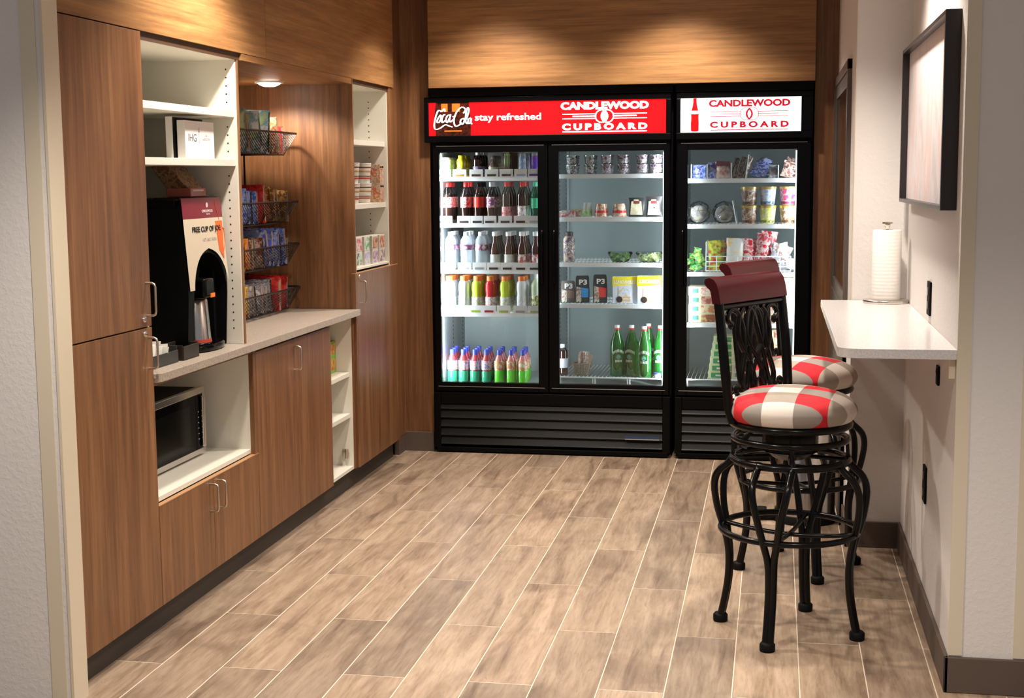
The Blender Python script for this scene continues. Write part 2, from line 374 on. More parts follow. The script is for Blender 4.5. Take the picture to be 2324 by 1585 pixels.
# base cabinet with microwave bay
t = thing('microwave_base_cabinet', 'walnut base cabinet with an open white bay holding the microwave', 'cabinet')
obj('carcass', B().box(-2.70, -2.683, 4.43, 5.38, .104, .888).box(-2.683, XC, 4.43, 4.446, .104, .888).box(-2.683, XC, 5.348, 5.364, .104, .888)
    .box(-2.683, XC, 4.446, 5.348, .464, .480).box(-2.683, XC, 4.446, 5.348, .873, .888).box(-2.683, XC, 4.446, 5.348, .104, .12), WHITE, t)
obj('stile', B().box(XC, XF, 5.349, 5.38, .458, .888), WOODV, t, bevel=.001)
obj('top_rail', B().box(XC, XF-.008, 4.43, 5.38, .876, .889), EDGE, t)
d = door(t, 4.430, 4.905, .104, .456); handle(d, 4.868, .335, .440)
d = door(t, 4.905, 5.38, .104, .456); handle(d, 4.943, .335, .440)
obj('edge_band', B().box(XC, XF+.0008, 4.43, 5.38, .4562, .4595), mat('light_edge', (.42, .22, .10), .4), t)
t = thing('two_door_base_cabinet', 'walnut base cabinet with two closed doors under the middle of the worktop', 'cabinet')
obj('carcass', B().box(-2.70, XC, 5.382, 6.362, .104, .888), WOODV, t)
d = door(t, 5.38, 5.878, .104, .877); handle(d, 5.842, .742, .846)
d = door(t, 5.878, 6.362, .104, .877)
t = thing('open_base_cabinet', 'narrow open white base cabinet with a missing door under the worktop end', 'cabinet')
obj('carcass', B().box(-2.70, -2.683, 6.364, 6.775, .104, .888).box(-2.683, XC, 6.364, 6.372, .104, .888).box(-2.683, XC, 6.757, 6.775, .104, .888)
    .box(-2.683, XC, 6.372, 6.757, .104, .12).box(-2.683, XC, 6.372, 6.757, .876, .888), WHITE, t)
obj('stile', B().box(XC-.001, XF-.012, 6.762, 6.786, .104, .888), WOODV, t)
for zt in (.603, .392): obj('shelf', B().box(-2.683, -2.112, 6.373, 6.756, zt-.022, zt), WHITE, t, bevel=.001)
pins(t, 6.757, [.165+.032*i for i in range(6)]+[.43+.032*i for i in range(5)], (-2.36,))
obj('hinge', B().box(-2.155, -2.125, 6.742, 6.757, .165, .205).box(-2.150, -2.118, 6.730, 6.744, .175, .195).lathe([(.009, 0), (.009, .05)], 10, (-2.13, 6.735, .160)), NICKEL, t, bevel=.002)
# display niche
t = thing('display_niche', 'walnut-lined niche above the worktop holding the wire snack baskets', 'niche')
obj('back_panel', B().box(-2.70, -2.69, 5.313, 6.80, .921, 2.05), WOODV, t)
obj('side_panel', B().box(-2.69, -2.101, 6.80, 6.811, .921, 2.072).box(-2.101, XF, 6.80, 6.811, 1.103, 2.072), WOODV, t)
obj('side_panel', B().box(-2.69, -2.10, 5.3185, 5.324, .921, 2.05), WOODV, t)
obj('top_panel', B().box(-2.69, -2.1005, 5.3185, 6.80, 2.046, 2.072).box(-2.1005, XF-.002, 5.332, 6.80, 2.046, 2.072), WOODH, t)
t = thing('niche_downlight', 'round lit puck downlight in the top of the snack niche', 'light', (-2.42, 6.55, 2.046))
obj('ring', B().lathe([(.072, 0), (.070, -.006), (.058, -.007), (.056, 0)], 24), mat('lamp_ring', (.8, .8, .78), .4), t, True)
obj('lens', B().lathe([(0, -.024), (.03, -.021), (.048, -.013), (.057, -.006)], 24), mat('niche_lens', (1, 1, 1), .5, emit=(1, .90, .78), es=14), t)
# tall cabinet at the right end
t = thing('tall_pantry_cabinet', 'tall walnut cabinet with open white shelves over one door, beside the cooler', 'cabinet')
obj('carcass', B().box(-2.70, -2.683, 6.813, 7.60, .104, 2.07).box(-2.683, XC, 6.813, 6.822, .104, 2.07).box(-2.683, XC, 7.49, 7.506, .104, 2.07)
    .box(-2.683, XC, 6.822, 7.49, 1.112, 1.122).box(-2.683, XC, 6.822, 7.49, 2.05, 2.07).box(-2.683, XC, 6.822, 7.49, .104, .12), WHITE, t)
obj('stile', B().box(-2.70, XC+.012, 7.506, 7.60, .104, 2.072), WOODV, t)
obj('stile', B().box(XC, XF, 6.790, 6.812, .104, 1.10), WOODV, t, bevel=.001)
obj('top_rail', B().box(XC, XC+.006, 6.813, 7.51, 2.05, 2.072), MC.get('shaded_walnut') or EDGE, t)  # shade below the fascia is painted into this rail's dark colour too
d = door(t, 6.813, 7.592, .104, 1.098); handle(d, 6.862, .945, 1.060); lock(d, 6.85, 1.082)
obj('edge_band', B().box(XC, XF+.0008, 6.79, 7.60, 1.0985, 1.102), mat('light_edge'), t)
for zt in (1.775, 1.447): obj('shelf', B().box(-2.683, -2.112, 6.823, 7.489, zt-.026, zt), WHITE, t, bevel=.001)
pins(t, 7.49, [1.16+.032*i for i in range(8) if i < 8]+[1.50+.032*i for i in range(8)]+[1.80+.032*i for i in range(7)], (-2.20,))
# ================================================================== coolers
SIGNR = mat('backlit_red', (.25, .003, .004), .5, emit=(1, .008, .014), es=.80, spec=.1)
SIGNW = mat('backlit_white', (.9, .9, .9), .4, emit=(1, .99, .98), es=1.15)
LETW = mat('backlit_letter_white', (.9, .9, .9), .4, emit=(1, .97, .95), es=1.35)
LETR = mat('backlit_letter_red', (.2, .004, .01), .5, emit=(.72, .010, .03), es=.62, spec=.1)
def cooler(x0, x1, label, doors, nslat_x, xo=0):
    t = thing('glass_door_cooler', label, 'cooler')
    b = B().box(x0, x0+.035, 7.80, 8.50, .05, 2.03).box(x1-.035, x1, 7.80, 8.50, .05, 2.03).box(x0+.035, x1-.035, 8.44, 8.50, .05, 2.03)
    b.box(x0+.035, x1-.035, 7.80, 8.44, 1.755, 2.03).box(x0+.035, x1-.035, 7.80, 8.44, .05, .385).box(x0, x1, 7.745, 8.50, 2.03, 2.074)  # top box is a black cap added for the alcove's shade above
    obj('cabinet_body', b, BLK, t, bevel=.003)
    b = B().box(x0+.036, x1-.036, 8.42, 8.44, .385, 1.755)
    obj('back_liner', b, LINER, t)
    obj('side_liner', B().box(x0+.035, x0+.045, 7.802, 8.42, .386, 1.754), LINERD, t)
    obj('side_liner', B().box(x1-.045, x1-.035, 7.802, 8.42, .386, 1.754), LINERD, t)
    obj('floor_liner', B().box(x0+.045, x1-.045, 7.802, 8.42, .386, .392), LINER, t)
    # lower grille with recessed louvres
    g = obj('grille', B().box(x0+.005, x1-.005, 7.775, 7.80, .045, .352).box(x0+.005, x0+.045, 7.757, 7.775, .03, .352).box(x1-.05, x1-.005, 7.757, 7.775, .03, .352)
            .box(x0+.045, x1-.05, 7.757, 7.775, .285, .352).box(x0+.02, x1-.02, 7.757, 7.80, .008, .034), BLK, t, bevel=.004)
    for i in range(5):
        z = .262-.0512*i
        obj('louvre', B().add([(x0+.045, 7.760, z), (x1-.05, 7.760, z), (x1-.05, 7.774, z+.030), (x0+.045, 7.774, z+.030), (x0+.045, 7.756, z-.006), (x1-.05, 7.756, z-.006), (x1-.05, 7.765, z-.011), (x0+.045, 7.765, z-.011)],
                              [(0, 1, 2, 3), (4, 5, 1, 0), (7, 6, 5, 4)]), mat('louvre_black', (.006, .006, .006), .35, spec=.2), g)
    return t
def cdoor(t, x0, x1, gx0, gx1, hside, led):
    z0, z1 = .362, 1.762; gz0, gz1 = .412, 1.718
    d = obj('door', B().box(x0, gx0, 7.757, 7.798, z0, z1).box(gx1, x1, 7.757, 7.798, z0, z1).box(gx0, gx1, 7.757, 7.798, gz1, z1).box(gx0, gx1, 7.757, 7.798, z0, gz0), BLK, t, bevel=.003)
    obj('glass_pane', B().box(gx0, gx1, 7.764, 7.768, gz0, gz1), GLASS, d)
    obj('metal_strip', B().box(x0+.02, x1-.02, 7.7555, 7.759, 1.753, 1.756), GASK, d); obj('metal_strip', B().box(x0+.015, x1-.02, 7.7545, 7.759, .386, .3885), GASK, d)
    hx = (gx1+x1)/2-.004 if hside > 0 else (gx0+x0)/2+.004
    obj('handle', B().tube([(hx, 7.757, .98), (hx, 7.745, .985), (hx, 7.742, 1.0), (hx, 7.742, 1.26), (hx, 7.745, 1.275), (hx, 7.757, 1.28)], .007, 8), BLKG, d, True)
    return d
def shelf(t, x0, x1, z, y0=7.86, cards=None):
    b = B().box(x0, x1, y0, y0+.006, z-.024, z)
    n = int((x1-x0)/.022)
    for i in range(n+1):
        x = x0+.004+(x1-x0-.008)*i/n; b.box(x-.002, x+.002, y0+.006, 8.40, z-.008, z-.003)
    for y in (7.98, 8.18, 8.39): b.box(x0, x1, y-.003, y+.003, z-.014, z-.008)
    s = obj('shelf', b, PWHITE, t)
    for cx, w, col in (cards or []):
        m = [PWHITE, mat('card_ink_%s' % str(col), col, .5)]
        c = B().box(cx-w/2, cx+w/2, y0-.012, y0-.008, z-.004, z+.042)
        rr = random.Random(int(cx*1e4))
        c.box(cx-w*.33, cx+w*.33, y0-.0126, y0-.0119, z+.002, z+.014, 1)
        obj('price_card', c, m, s)
    return s
c1 = cooler(-1.927, -.557, 'wide black two-door glass cooler with a red lit sign above the doors', 2, 0)
c2 = cooler(-.543, .195, 'narrow black single-door glass cooler with a white lit sign', 1, 0)
cdoor(c1, -1.907, -1.252, -1.873, -1.308, 1, 0); cdoor(c1, -1.247, -.572, -1.191, -.606, -1, 0)
cdoor(c2, -.532, .184, -.475, .110, -1, 0)
obj('centre_post', B().box(-1.262, -1.238, 7.80, 7.83, .386, 1.755), BLK, c1)
obj('shelf_pilaster', B().box(-1.236, -1.224, 7.84, 7.85, .39, 1.75).box(-1.236, -1.224, 8.395, 8.405, .39, 1.75), LINERD, c1)
obj('centre_divider', B().box(-1.252, -1.236, 8.0, 8.42, .386, 1.755), LINERD, c1)
for p, x in ((c1, -1.872), (c1, -.608), (c2, .109)):
    obj('led_strip', B().box(x-.005, x+.004, 7.806, 7.812, .43, 1.71), LED, p)
# perforated shelf standards on the inner side walls
for p, xx in ((c1, -1.2355), (c2, -.497), (c1, -1.881)):
    b = B()
    for yy in (8.10, 8.36):
        for i in range(52): b.box(xx, xx+.0008, yy-.004, yy+.004, .42+.025*i, .432+.025*i)
    obj('standard_slots', b, BLKM, p, kind='stuff')
# shelves and price cards
XB = [-1.865, -1.774, -1.678, -1.588, -1.503, -1.418, -1.345]
L, D = .078, (.03, .02, .02)
c_top = [(.02, .09, .05), (.35, .17, .03), (.07, .02, .02), (.06, .05, .02), D, (.35, .5, .75), (.12, .02, .3)]
c_r2 = [D, (.05, .03, .03), D, D, D, D, (.5, .6, .6)]
c_r3 = [(.4, .45, .5), (.5, .5, .55), (.3, .32, .36), (.05, .02, .02), D, D, D]
c_r4 = [(.5, .55, .6), (.6, .6, .6), (.35, .5, .04), (.4, .02, .02), (.4, .5, .06), (.5, .5, .5), (.5, .6, .3)]
XS = [XB, [-1.86, -1.752, -1.675, -1.602, -1.512, -1.422, -1.345], [-1.845, -1.752, -1.665, -1.582, -1.502, -1.424, -1.345], [-1.852, -1.768, -1.689, -1.611, -1.525, -1.428, -1.345]]
for z, xs, cs in zip((1.582, 1.318, 1.052, .805), XS, (c_top, c_r2, c_r3, c_r4)):
    shelf(c1, -1.880, -1.262, z, cards=[(x, L, c) for x, c in zip(xs, cs)])
for z in (1.592, 1.350, 1.094, .860): shelf(c1, -1.222, -.607, z)
for z in (1.562, 1.310, 1.044, .758): shelf(c2, -.495, .148, z)
def wire_floor(p, x0, x1, z, y0=7.855, n=3):
    b = B(); r = .005; w = (x1-x0)/n
    for i in range(n):
        a, c = x0+w*i+.006, x0+w*(i+1)-.006
        b.tube([(a, y0, z+.038), (a, y0, z+.008), (a+.006, y0, z), (c-.006, y0, z), (c, y0, z+.008), (c, y0, z+.038)], r, 6)
    b.tube([(x0, y0, z+.042), (x1, y0, z+.042)], r, 6)
    for i in range(28):
        x = x0+(x1-x0)*i/27; b.tube([(x, y0, z+.042), (x, 8.40, z+.042)], .002, 4)
    return obj('wire_floor_rack', b, PWHITE, p)
wire_floor(c1, -1.205, -.607, .396); wire_floor(c2, -.480, .148, .396)
# lit signs
def header(p, x0, x1, sx0, sx1, m, name):
    h = obj(name, B().box(x0, x1, 7.742, 7.80, 1.775, 1.812).box(x0, x1, 7.742, 7.80, 1.996, 2.026).box(x0, sx0, 7.742, 7.80, 1.812, 1.996).box(sx1, x1, 7.742, 7.80, 1.812, 1.996), BLK, p, bevel=.004)
    obj('sign_panel', B().box(sx0, sx1, 7.749, 7.756, 1.810, 1.998), m, h)
    return h
h1 = header(c1, -1.951, -.566, -1.925, -.594, SIGNR, 'sign_header')
h2 = header(c2, -.538, .192, -.515, .128, SIGNW, 'sign_header')
YT = 7.7482
def logo(h, xa, xb, m, bg, heavy):
    """two lines of lettering around a flame ring with side bars; zone given in metres on the panel"""
    w = xb-xa; cx = (xa+xb)/2; e = .012 if heavy else 0
    text('lettering', 'CANDLEWOOD', cx, YT, 1.966, w, .038+e*.4, m, h, bold=.056 if heavy else .046)
    text('lettering', 'CUPBOARD', cx, YT, 1.852, w*.97, .034+e*.25, m, h, bold=.058 if heavy else .048, space=1.5)
    b = B(); th = .0050 if heavy else .0028; zc = 1.908
    b.box(xa+.01, xb-.01, YT-.0006, YT, 1.822, 1.822+th*1.3)
    for s, dz, ln in ((1, .013, 1), (1, -.012, 1), (1, .001, .76)):
        tt = th if not (heavy and dz == .001) else .0075
        for sg in (-1, 1):
            a, c = cx+sg*.045, cx+sg*(w/2-.01)*ln
            b.box(min(a, c), max(a, c), YT-.0006, YT, zc+dz-tt/2, zc+dz+tt/2)
    def arc(ox, r, rz, a0, a1, wd, n=20):
        vs = []
        for i in range(n+1):
            a = a0+(a1-a0)*i/n
            for q in (r-wd/2, r+wd/2): vs.append((cx+ox+q*math.cos(a), YT-.0004, zc+(rz/r)*q*math.sin(a)))
        b.add(vs, [(2*i, 2*i+2, 2*i+3, 2*i+1) for i in range(n)])
    wd = .007 if heavy else .0026
    arc(-.016, .034, .034, 0, 2*PI, wd, 28); arc(.016, .034, .034, 0, 2*PI, wd, 28)
    fl = []
    for sg in (1, -1):
        for i in range(9):
            q = i/8 if sg > 0 else 1-i/8; fl.append((cx+sg*.017*math.sin(PI*q)**.8, zc-.030+.060*q))
    n = len(fl)
    if heavy: b.prism(fl, YT-.0008, YT-.0002)
    else:
        inn = [(cx+(x-cx)*.55, zc+(z-zc)*.72) for x, z in fl]
        vs = [(x, YT-.0006, z) for x, z in fl]+[(x, YT-.0006, z) for x, z in inn]; b.add(vs, [(i, (i+1) % n, (i+1) % n+n, i+n) for i in range(n)])
    obj('emblem', b, m, h)
logo(h1, -1.175, -.688, LETW, SIGNR, True)
logo(h2, -.363, .070, LETR, SIGNW, False)
text('lettering', 'stay refreshed', -1.472, YT, 1.907, .375, .050, LETW, h1, bold=.022)
# bottle photograph with script lettering on the red panel
COLA = prt('cola_photo', [(.01, .003, .002), (.03, .006, .003), (.12, .012, .006), (.02, .005, .003)], 26, .3, (1, 1, 1.6))
b = B(); pl = [(-1.885, 1.812), (-1.887, 1.86), (-1.892, 1.92), (-1.888, 1.96), (-1.882, 1.996), (-1.693, 1.996), (-1.690, 1.95), (-1.684, 1.90), (-1.683, 1.85), (-1.684, 1.812)]
b.prism([(x, z) for x, z in pl], YT-.0004, YT)
obj('bottle_picture', b, COLA, h1)
GLOW = mat('amber_print', (.5, .10, .01), .4, emit=(1, .20, .02), es=.8)
for q in ((-1.852, -1.815, 1.945, 1.990), (-1.790, -1.745, 1.945, 1.990), (-1.835, -1.735, 1.835, 1.842)): obj('bottle_highlight', B().box(q[0], q[1], YT-.0009, YT-.0005, q[2], q[3]), GLOW, h1)
sc = B(); Y2 = YT-.002
def pen(pts, r0=.0022, r1=.0046):
    P = [Vector((-1.893+p[0]*.210, Y2, 1.842+p[1]*.130)) for p in pts]
    Q = []
    for i in range(len(P)-1):
        a = P[max(0, i-1)]; b_ = P[i]; c = P[i+1]; d = P[min(len(P)-1, i+2)]
        for k in range(5):
            u = k/5; Q.append(.5*((2*b_)+(-a+c)*u+(2*a-5*b_+4*c-d)*u*u+(-a+3*b_-3*c+d)*u**3))
    Q.append(P[-1]); R = []
    for i in range(len(Q)):
        t = (Q[min(len(Q)-1, i+1)]-Q[max(0, i-1)]).normalized(); R.append(r0+(r1-r0)*abs(t.z))
    vs = []; fs = []
    for q, r, i in zip(Q, R, range(len(Q))):
        t = (Q[min(len(Q)-1, i+1)]-Q[max(0, i-1)]).normalized(); nrm = Vector((-t.z, 0, t.x)); vs += [tuple(q+nrm*r), tuple(q-nrm*r)]
    sc.add(vs, [(2*i, 2*i+2, 2*i+3, 2*i+1) for i in range(len(Q)-1)])
pen([(.20, .80), (.12, .86), (.05, .62), (.00, .25), (.03, .06), (.16, .10), (.30, .24), (.42, .18), (.50, .14)])        # first C with its tail
pen([(.20, .80), (.28, .92), (.30, .80)])
pen([(.17, .66), (.10, .50), (.08, .36), (.14, .36), (.19, .55), (.17, .66), (.22, .58)])                              # o
pen([(.31, .66), (.26, .66), (.21, .48), (.22, .34), (.30, .42)])                                                      # c
pen([(.42, .66), (.36, .62), (.32, .44), (.36, .34), (.43, .56), (.45, .68), (.42, .44), (.45, .36), (.52, .46)])       # a
pen([(.50, .58), (.56, .60)])
pen([(.80, .72), (.86, .88), (.76, .98), (.62, .78), (.54, .44), (.58, .18), (.70, .24), (.74, .34)])                   # second C
pen([(.80, .50), (.73, .44), (.72, .30), (.78, .26), (.83, .42), (.80, .50), (.86, .46)])                              # o
pen([(.88, .46), (.95, .82), (.93, .95), (.88, .80), (.86, .40), (.90, .28), (.93, .34)])                              # l
pen([(1.0, .52), (.94, .46), (.93, .30), (.98, .30), (1.02, .50), (1.0, .32), (1.04, .26)])                            # a
obj('script_lettering', sc, LETW, h1)
# red bottle silhouette on the white panel
half = [(.012, .0), (.022, .004), (.0225, .05), (.0205, .085), (.0225, .104)]; half2 = [(.019, .124), (.012, .155), (.0095, .175), (.0095, .198)]
b = B(); bx, bz = -.438, 1.817; k = .90
for hh in (half, half2):
    b.prism([(bx+x*.95, bz+z*k) for x, z in hh]+[(bx-x*.95, bz+z*k) for x, z in hh[::-1]], YT-.0004, YT)
obj('bottle_emblem', b, mat('backlit_bottle_red', (.25, .003, .004), .5, emit=(1, .008, .012), es=.72, spec=.1), h2)
# maker plate on the grilles
for p, x0, x1 in ((c1, -.815, -.622), (c2, .005, .075)):
    obj('name_plate', B().box(x0, x1, 7.748, 7.752, .106, .124), mat('plate_blue', (.02, .05, .12), .3), p)
    obj('plate_edge', B().box(x0, x1, 7.746, 7.749, .104, .109), GASK, p)
# ================================================================== drink containers
def paint(c, r=.35): return mat('ink_%.2f_%.2f_%.2f' % c, c, r)
PR = {}
def bottle(kind, h, r, liquid, cap, label=None, lz=(.38, .62), lr=1.02, prof='soda', clear_top=True, glass=None, name='soda_bottle', n=12):
    if prof == 'soda': P = [(.0, .0), (.80, .0), (.97, .02), (1., .10), (.93, .2), (1., .36), (1., .62), (.93, .70), (.70, .79), (.42, .88), (.36, .94)]
    elif prof == 'water': P = [(.0, .0), (.85, .0), (1., .03), (.97, .12), (1., .2), (.97, .3), (1., .4), (1., .66), (.95, .78), (.70, .86), (.40, .91), (.40, .94)]
    elif prof == 'tea': P = [(.0, .0), (.92, .0), (1., .03), (1., .48), (.94, .58), (.60, .70), (.50, .80), (.52, .92), (.52, .94)]
    elif prof == 'sport': P = [(.0, .0), (.9, .0), (1., .03), (1., .42), (.93, .46), (.93, .56), (1., .60), (1., .70), (.90, .80), (.66, .87), (.60, .9)]
    elif prof == 'juice': P = [(.0, .0), (.85, .0), (1., .04), (1., .20), (.88, .34), (1., .48), (.97, .62), (.72, .74), (.46, .84), (.42, .9)]
    elif prof == 'wine': P = [(.0, .0), (.92, .0), (1., .02), (1., .56), (.94, .66), (.55, .82), (.36, .92), (.32, .95)]
    elif prof == 'milk': P = [(.0, .0), (.92, .0), (1., .03), (1., .52), (.86, .58), (1., .64), (1., .76), (.80, .84), (.62, .87)]
    mis = [0 if z < (.68 if clear_top else 2) else 1 for _, z in P[:-1]]
    t = thing(name, 'x', 'bottle', (0, 0, -5))
    obj('bottle_body', B().lathe([(a*r, z*h) for a, z in P], n, mis=mis), [liquid, glass or CLEAR], t, True)
    cr = P[-1][0]*r*1.12
    obj('cap', B().lathe([(cr*1.02, P[-1][1]*h-.012), (cr*1.02, h-.002), (cr*.9, h), (0, h)], n), cap, t, True)
    if label: obj('label', B().lathe([(r*lr, lz[0]*h), (r*lr, lz[1]*h)], n), label, t, True)
    PR[kind] = [t, 0]; return t
CANLID = mat('can_aluminium', (.45, .47, .48), .45, .3)
def can(kind, h, r, body, name='drink_can', band=None):
    t = thing(name, 'x', 'can', (0, 0, -5))
    obj('can_body', B().lathe([(0, 0), (r*.78, 0), (r, .008), (r, h-.014), (r*.84, h-.002), (r*.84, h)], 14, mis=[1, 1, 0, 1, 1]), [body, CANLID], t, True)
    obj('can_lid', B().lathe([(r*.80, h-.003), (0, h-.003)], 14), CANLID, t)
    if band: obj('band', B().lathe([(r*1.01, h*band[0]), (r*1.01, h*band[1])], 14), band[2], t, True)
    PR[kind] = [t, 0]; return t
def put(kind, x, y, z, label, group=None, rz=0, scale=None):
    t, n = PR[kind]; PR[kind][1] += 1
    if n == 0:
        t.location = (x, y, z); t.rotation_euler = (0, 0, rz); t['label'] = label
        if scale: t.scale = scale
        if group: t['group'] = group
        return t
    return dup(t, (x, y, z), (0, 0, rz), label, group, scale)
COLAL = mat('cola_liquid', (.018, .006, .004), .12, coat=.6)
TEAL = mat('tea_liquid', (.05, .014, .006), .15, coat=.5)
WATER = mat('bottled_water', (.62, .72, .78), .12, coat=.6, alpha=.40)
def drink(n, c): return mat('drink_'+n, c, .2, coat=.5)
RED = paint((.62, .02, .02)); WHT = paint((.80, .80, .80)); ORG = paint((.80, .22, .04)); BLU = paint((.05, .07, .45))
coke_lab = prt('red_white_label', [(.62, .02, .02), (.62, .02, .02), (.85, .8, .8), (.62, .02, .02)], 60)
bottle('cola', .232, .031, COLAL, RED, coke_lab, (.38, .64))
bottle('cola2', .232, .031, COLAL, RED, prt('red_label_b', [(.62, .02, .02), (.7, .5, .5), (.62, .02, .02)], 55), (.38, .64))
bottle('zero', .232, .031, COLAL, BLKG, paint((.70, .03, .02)), (.38, .64))
bottle('diet', .232, .031, COLAL, paint((.6, .62, .64)), prt('silver_label', [(.75, .75, .78), (.75, .75, .78), (.5, .1, .15), (.2, .1, .3)], 50), (.38, .64))
bottle('pepper', .232, .031, COLAL, RED, prt('maroon_label', [(.8, .78, .78), (.55, .03, .05), (.75, .6, .6), (.5, .02, .04)], 60), (.03, .40))
bottle('rootbeer', .232, .031, COLAL, RED, prt('white_label', [(.82, .82, .82), (.82, .82, .82), (.82, .82, .82), (.5, .3, .3)], 50), (.03, .42))
bottle('lime', .232, .031, glassmat('green_drink', (.35, .75, .60), rough=.06), paint((.1, .5, .3)), paint((.05, .5, .25)), (.36, .6), glass=glassmat('green_neck', (.45, .8, .65), rough=.05))
can('greencan', .110, .031, prt('green_can', [(.12, .55, .05), (.75, .85, .7), (.2, .65, .08), (.9, .9, .8)], 26, dirn=(1, 1, .5)))
bottle('lemon', .122, .029, drink('yellow', (.62, .48, .03)), paint((.5, .38, .02)), prt('lemon_label', [(.75, .7, .5), (.3, .1, .05), (.5, .6, .1)], 45), (.05, .42), clear_top=False, prof='sport')
bottle('whitecap', .138, .029, COLAL, WHT, prt('blue_white_label', [(.75, .72, .75), (.7, .5, .55), (.1, .1, .35)], 45), (.05, .42), prof='water')
bottle('iced', .118, .029, TEAL, mat('ink_brown', (.05, .03, .02), .4), prt('green_paper_label', [(.55, .58, .48), (.15, .35, .1), (.6, .55, .5)], 40), (.05, .45), prof='tea')
can('tallcan', .150, .030, BLKG)
can('bluecan', .130, .027, prt('blue_can', [(.25, .42, .70), (.5, .62, .75), (.15, .3, .6), (.75, .8, .85)], 18, dirn=(1, 1, .6)), name='slim_drink_can')
can('purplecan', .130, .027, prt('purple_can', [(.10, .02, .40), (.14, .03, .5), (.5, .1, .4), (.7, .7, .8)], 18, dirn=(1, 1, .6)), name='slim_drink_can')
# green claw marks on the tall can
b = B()
for dx in (-.015, .0, .015):
    M = Matrix.Translation((dx*.9, -.0315+abs(dx)*.25, -.008))
    b.add([(-.004, 0, .135), (.006, 0, .135), (.002, 0, .120), (.003, 0, .085), (0, 0, .060), (-.002, 0, .09), (-.001, 0, .122)], [(0, 1, 2, 6), (6, 2, 3, 5), (5, 3, 4)], M=M)
obj('claw_mark', b, mat('claw_green', (.10, .60, .03), .4), PR['tallcan'][0])
bottle('water', .215, .034, WATER, WHT, prt('water_label', [(.55, .62, .75), (.8, .8, .85), (.7, .15, .2), (.1, .12, .35)], 40), (.52, .66), prof='water', glass=WATER, name='water_bottle')
bottle('water2', .215, .034, WATER, WHT, prt('water_label_b', [(.12, .10, .35), (.35, .08, .12), (.75, .75, .8)], 40), (.50, .66), prof='water', glass=WATER, name='water_bottle')
bottle('tea', .215, .030, TEAL, WHT, prt('tea_label', [(.60, .62, .55), (.5, .58, .5), (.68, .66, .60)], 60), (.05, .40), prof='tea', clear_top=False, name='tea_bottle')
bottle('tea2', .215, .030, TEAL, WHT, prt('tea_label_b', [(.70, .5, .42), (.6, .62, .6), (.5, .1, .08)], 40), (.05, .40), prof='tea', clear_top=False, name='tea_bottle')
for nm, c in (('clear', (.62, .68, .74)), ('white', (.72, .76, .78)), ('limegreen', (.50, .62, .03)), ('red', (.55, .015, .02))):
    bottle('sport_'+nm, .208, .034, drink(nm, c), ORG, prt('sport_label_'+nm, [(.78, .80, .80), (.78, .80, .80), tuple(.6*v+.1 for v in c), (.8, .8, .8)], 40), (.06, .42), prof='sport', clear_top=False, name='sports_drink_bottle')
bottle('sport_alt', .222, .033, drink('pale', (.60, .72, .50)), WHT, prt('yellow_label', [(.7, .7, .1), (.05, .05, .03), (.8, .8, .5)], 40), (.15, .45), prof='soda', clear_top=False)
bottle('juice_a', .190, .030, drink('berry', (.42, .05, .06)), BLU, prt('berry_label', [(.75, .65, .72), (.55, .15, .1), (.7, .7, .8), (.2, .2, .5)], 42), (.38, .66), prof='juice', clear_top=False, name='juice_bottle')
bottle('juice_b', .190, .030, drink('guava', (.62, .22, .20)), BLU, prt('guava_label', [(.5, .65, .08), (.75, .2, .15), (.75, .75, .5)], 42), (.38, .66), prof='juice', clear_top=False, name='juice_bottle')
obj('sleeve', B().lathe([(.0304, .004), (.0306, .06), (.0275, .066)], 12), drink('teal', (.03, .30, .16)), PR['juice_a'][0], True)
obj('sleeve', B().lathe([(.0304, .004), (.0306, .07), (.0275, .074)], 12), drink('vivid_green', (.12, .62, .04)), PR['juice_b'][0], True)
SH = ['top shelf', 'second shelf', 'third shelf', 'fourth shelf', 'cooler floor']
ROW = ['front', 'second', 'third']
def row(kinds, xs, z, si, rows=3, looks=None, y0=7.905, dy=.073):
    for i, (k, x) in enumerate(zip(kinds, xs)):
        for r in range(rows):
            put(k, x, y0+dy*r, z, '%s, %s row, %s from left, %s behind the left glass door' % (looks[i], ROW[r], ORD[i], SH[si]), 'drinks on the left cooler %s' % SH[si], rz=random.uniform(-.5, .5) if k != 'tallcan' else 0)
row(['greencan', 'lemon', 'whitecap', 'iced', 'tallcan', 'bluecan', 'purplecan'], XB, 1.583, 0, 3,
    ['green soda can', 'yellow bottle', 'white-capped bottle', 'dark tea bottle', 'tall black can', 'slim blue can', 'slim purple can'])
row(['cola', 'cola2', 'zero', 'diet', 'pepper', 'rootbeer', 'lime'], XS[1], 1.319, 1, 3,
    ['red-label cola', 'red-capped cola', 'black-capped cola', 'silver-label cola', 'maroon-label cola', 'white-label cola', 'green bottle'])
row(['water', 'water', 'water2', 'tea', 'tea', 'tea2', 'tea2'], XS[2], 1.053, 2, 3,
    ['water bottle', 'water bottle', 'dark-label water bottle', 'dark tea bottle', 'dark tea bottle', 'dark tea bottle', 'dark tea bottle'])
row(['sport_clear', 'sport_white', 'sport_limegreen', 'sport_red', 'sport_limegreen', 'sport_white', 'sport_alt'], XS[3], .806, 3, 3,
    ['pale sports drink', 'white sports drink', 'lime sports drink', 'red sports drink', 'lime sports drink', 'white sports drink', 'pale green soda'])
for r in range(3):
    for i, x in enumerate([-1.847, -1.781, -1.711, -1.643, -1.567, -1.497, -1.428]):
        k = 'juice_a' if i < 4 else 'juice_b'
        put(k, x-.006*r, 7.92+.085*r, .392, '%s juice bottle, %s row, %s from left, cooler floor behind left glass door' % ('red and teal' if i < 4 else 'pink and green', ROW[r], ORD[i]), 'juice bottles on the left cooler floor', rz=random.uniform(-.6, .6))
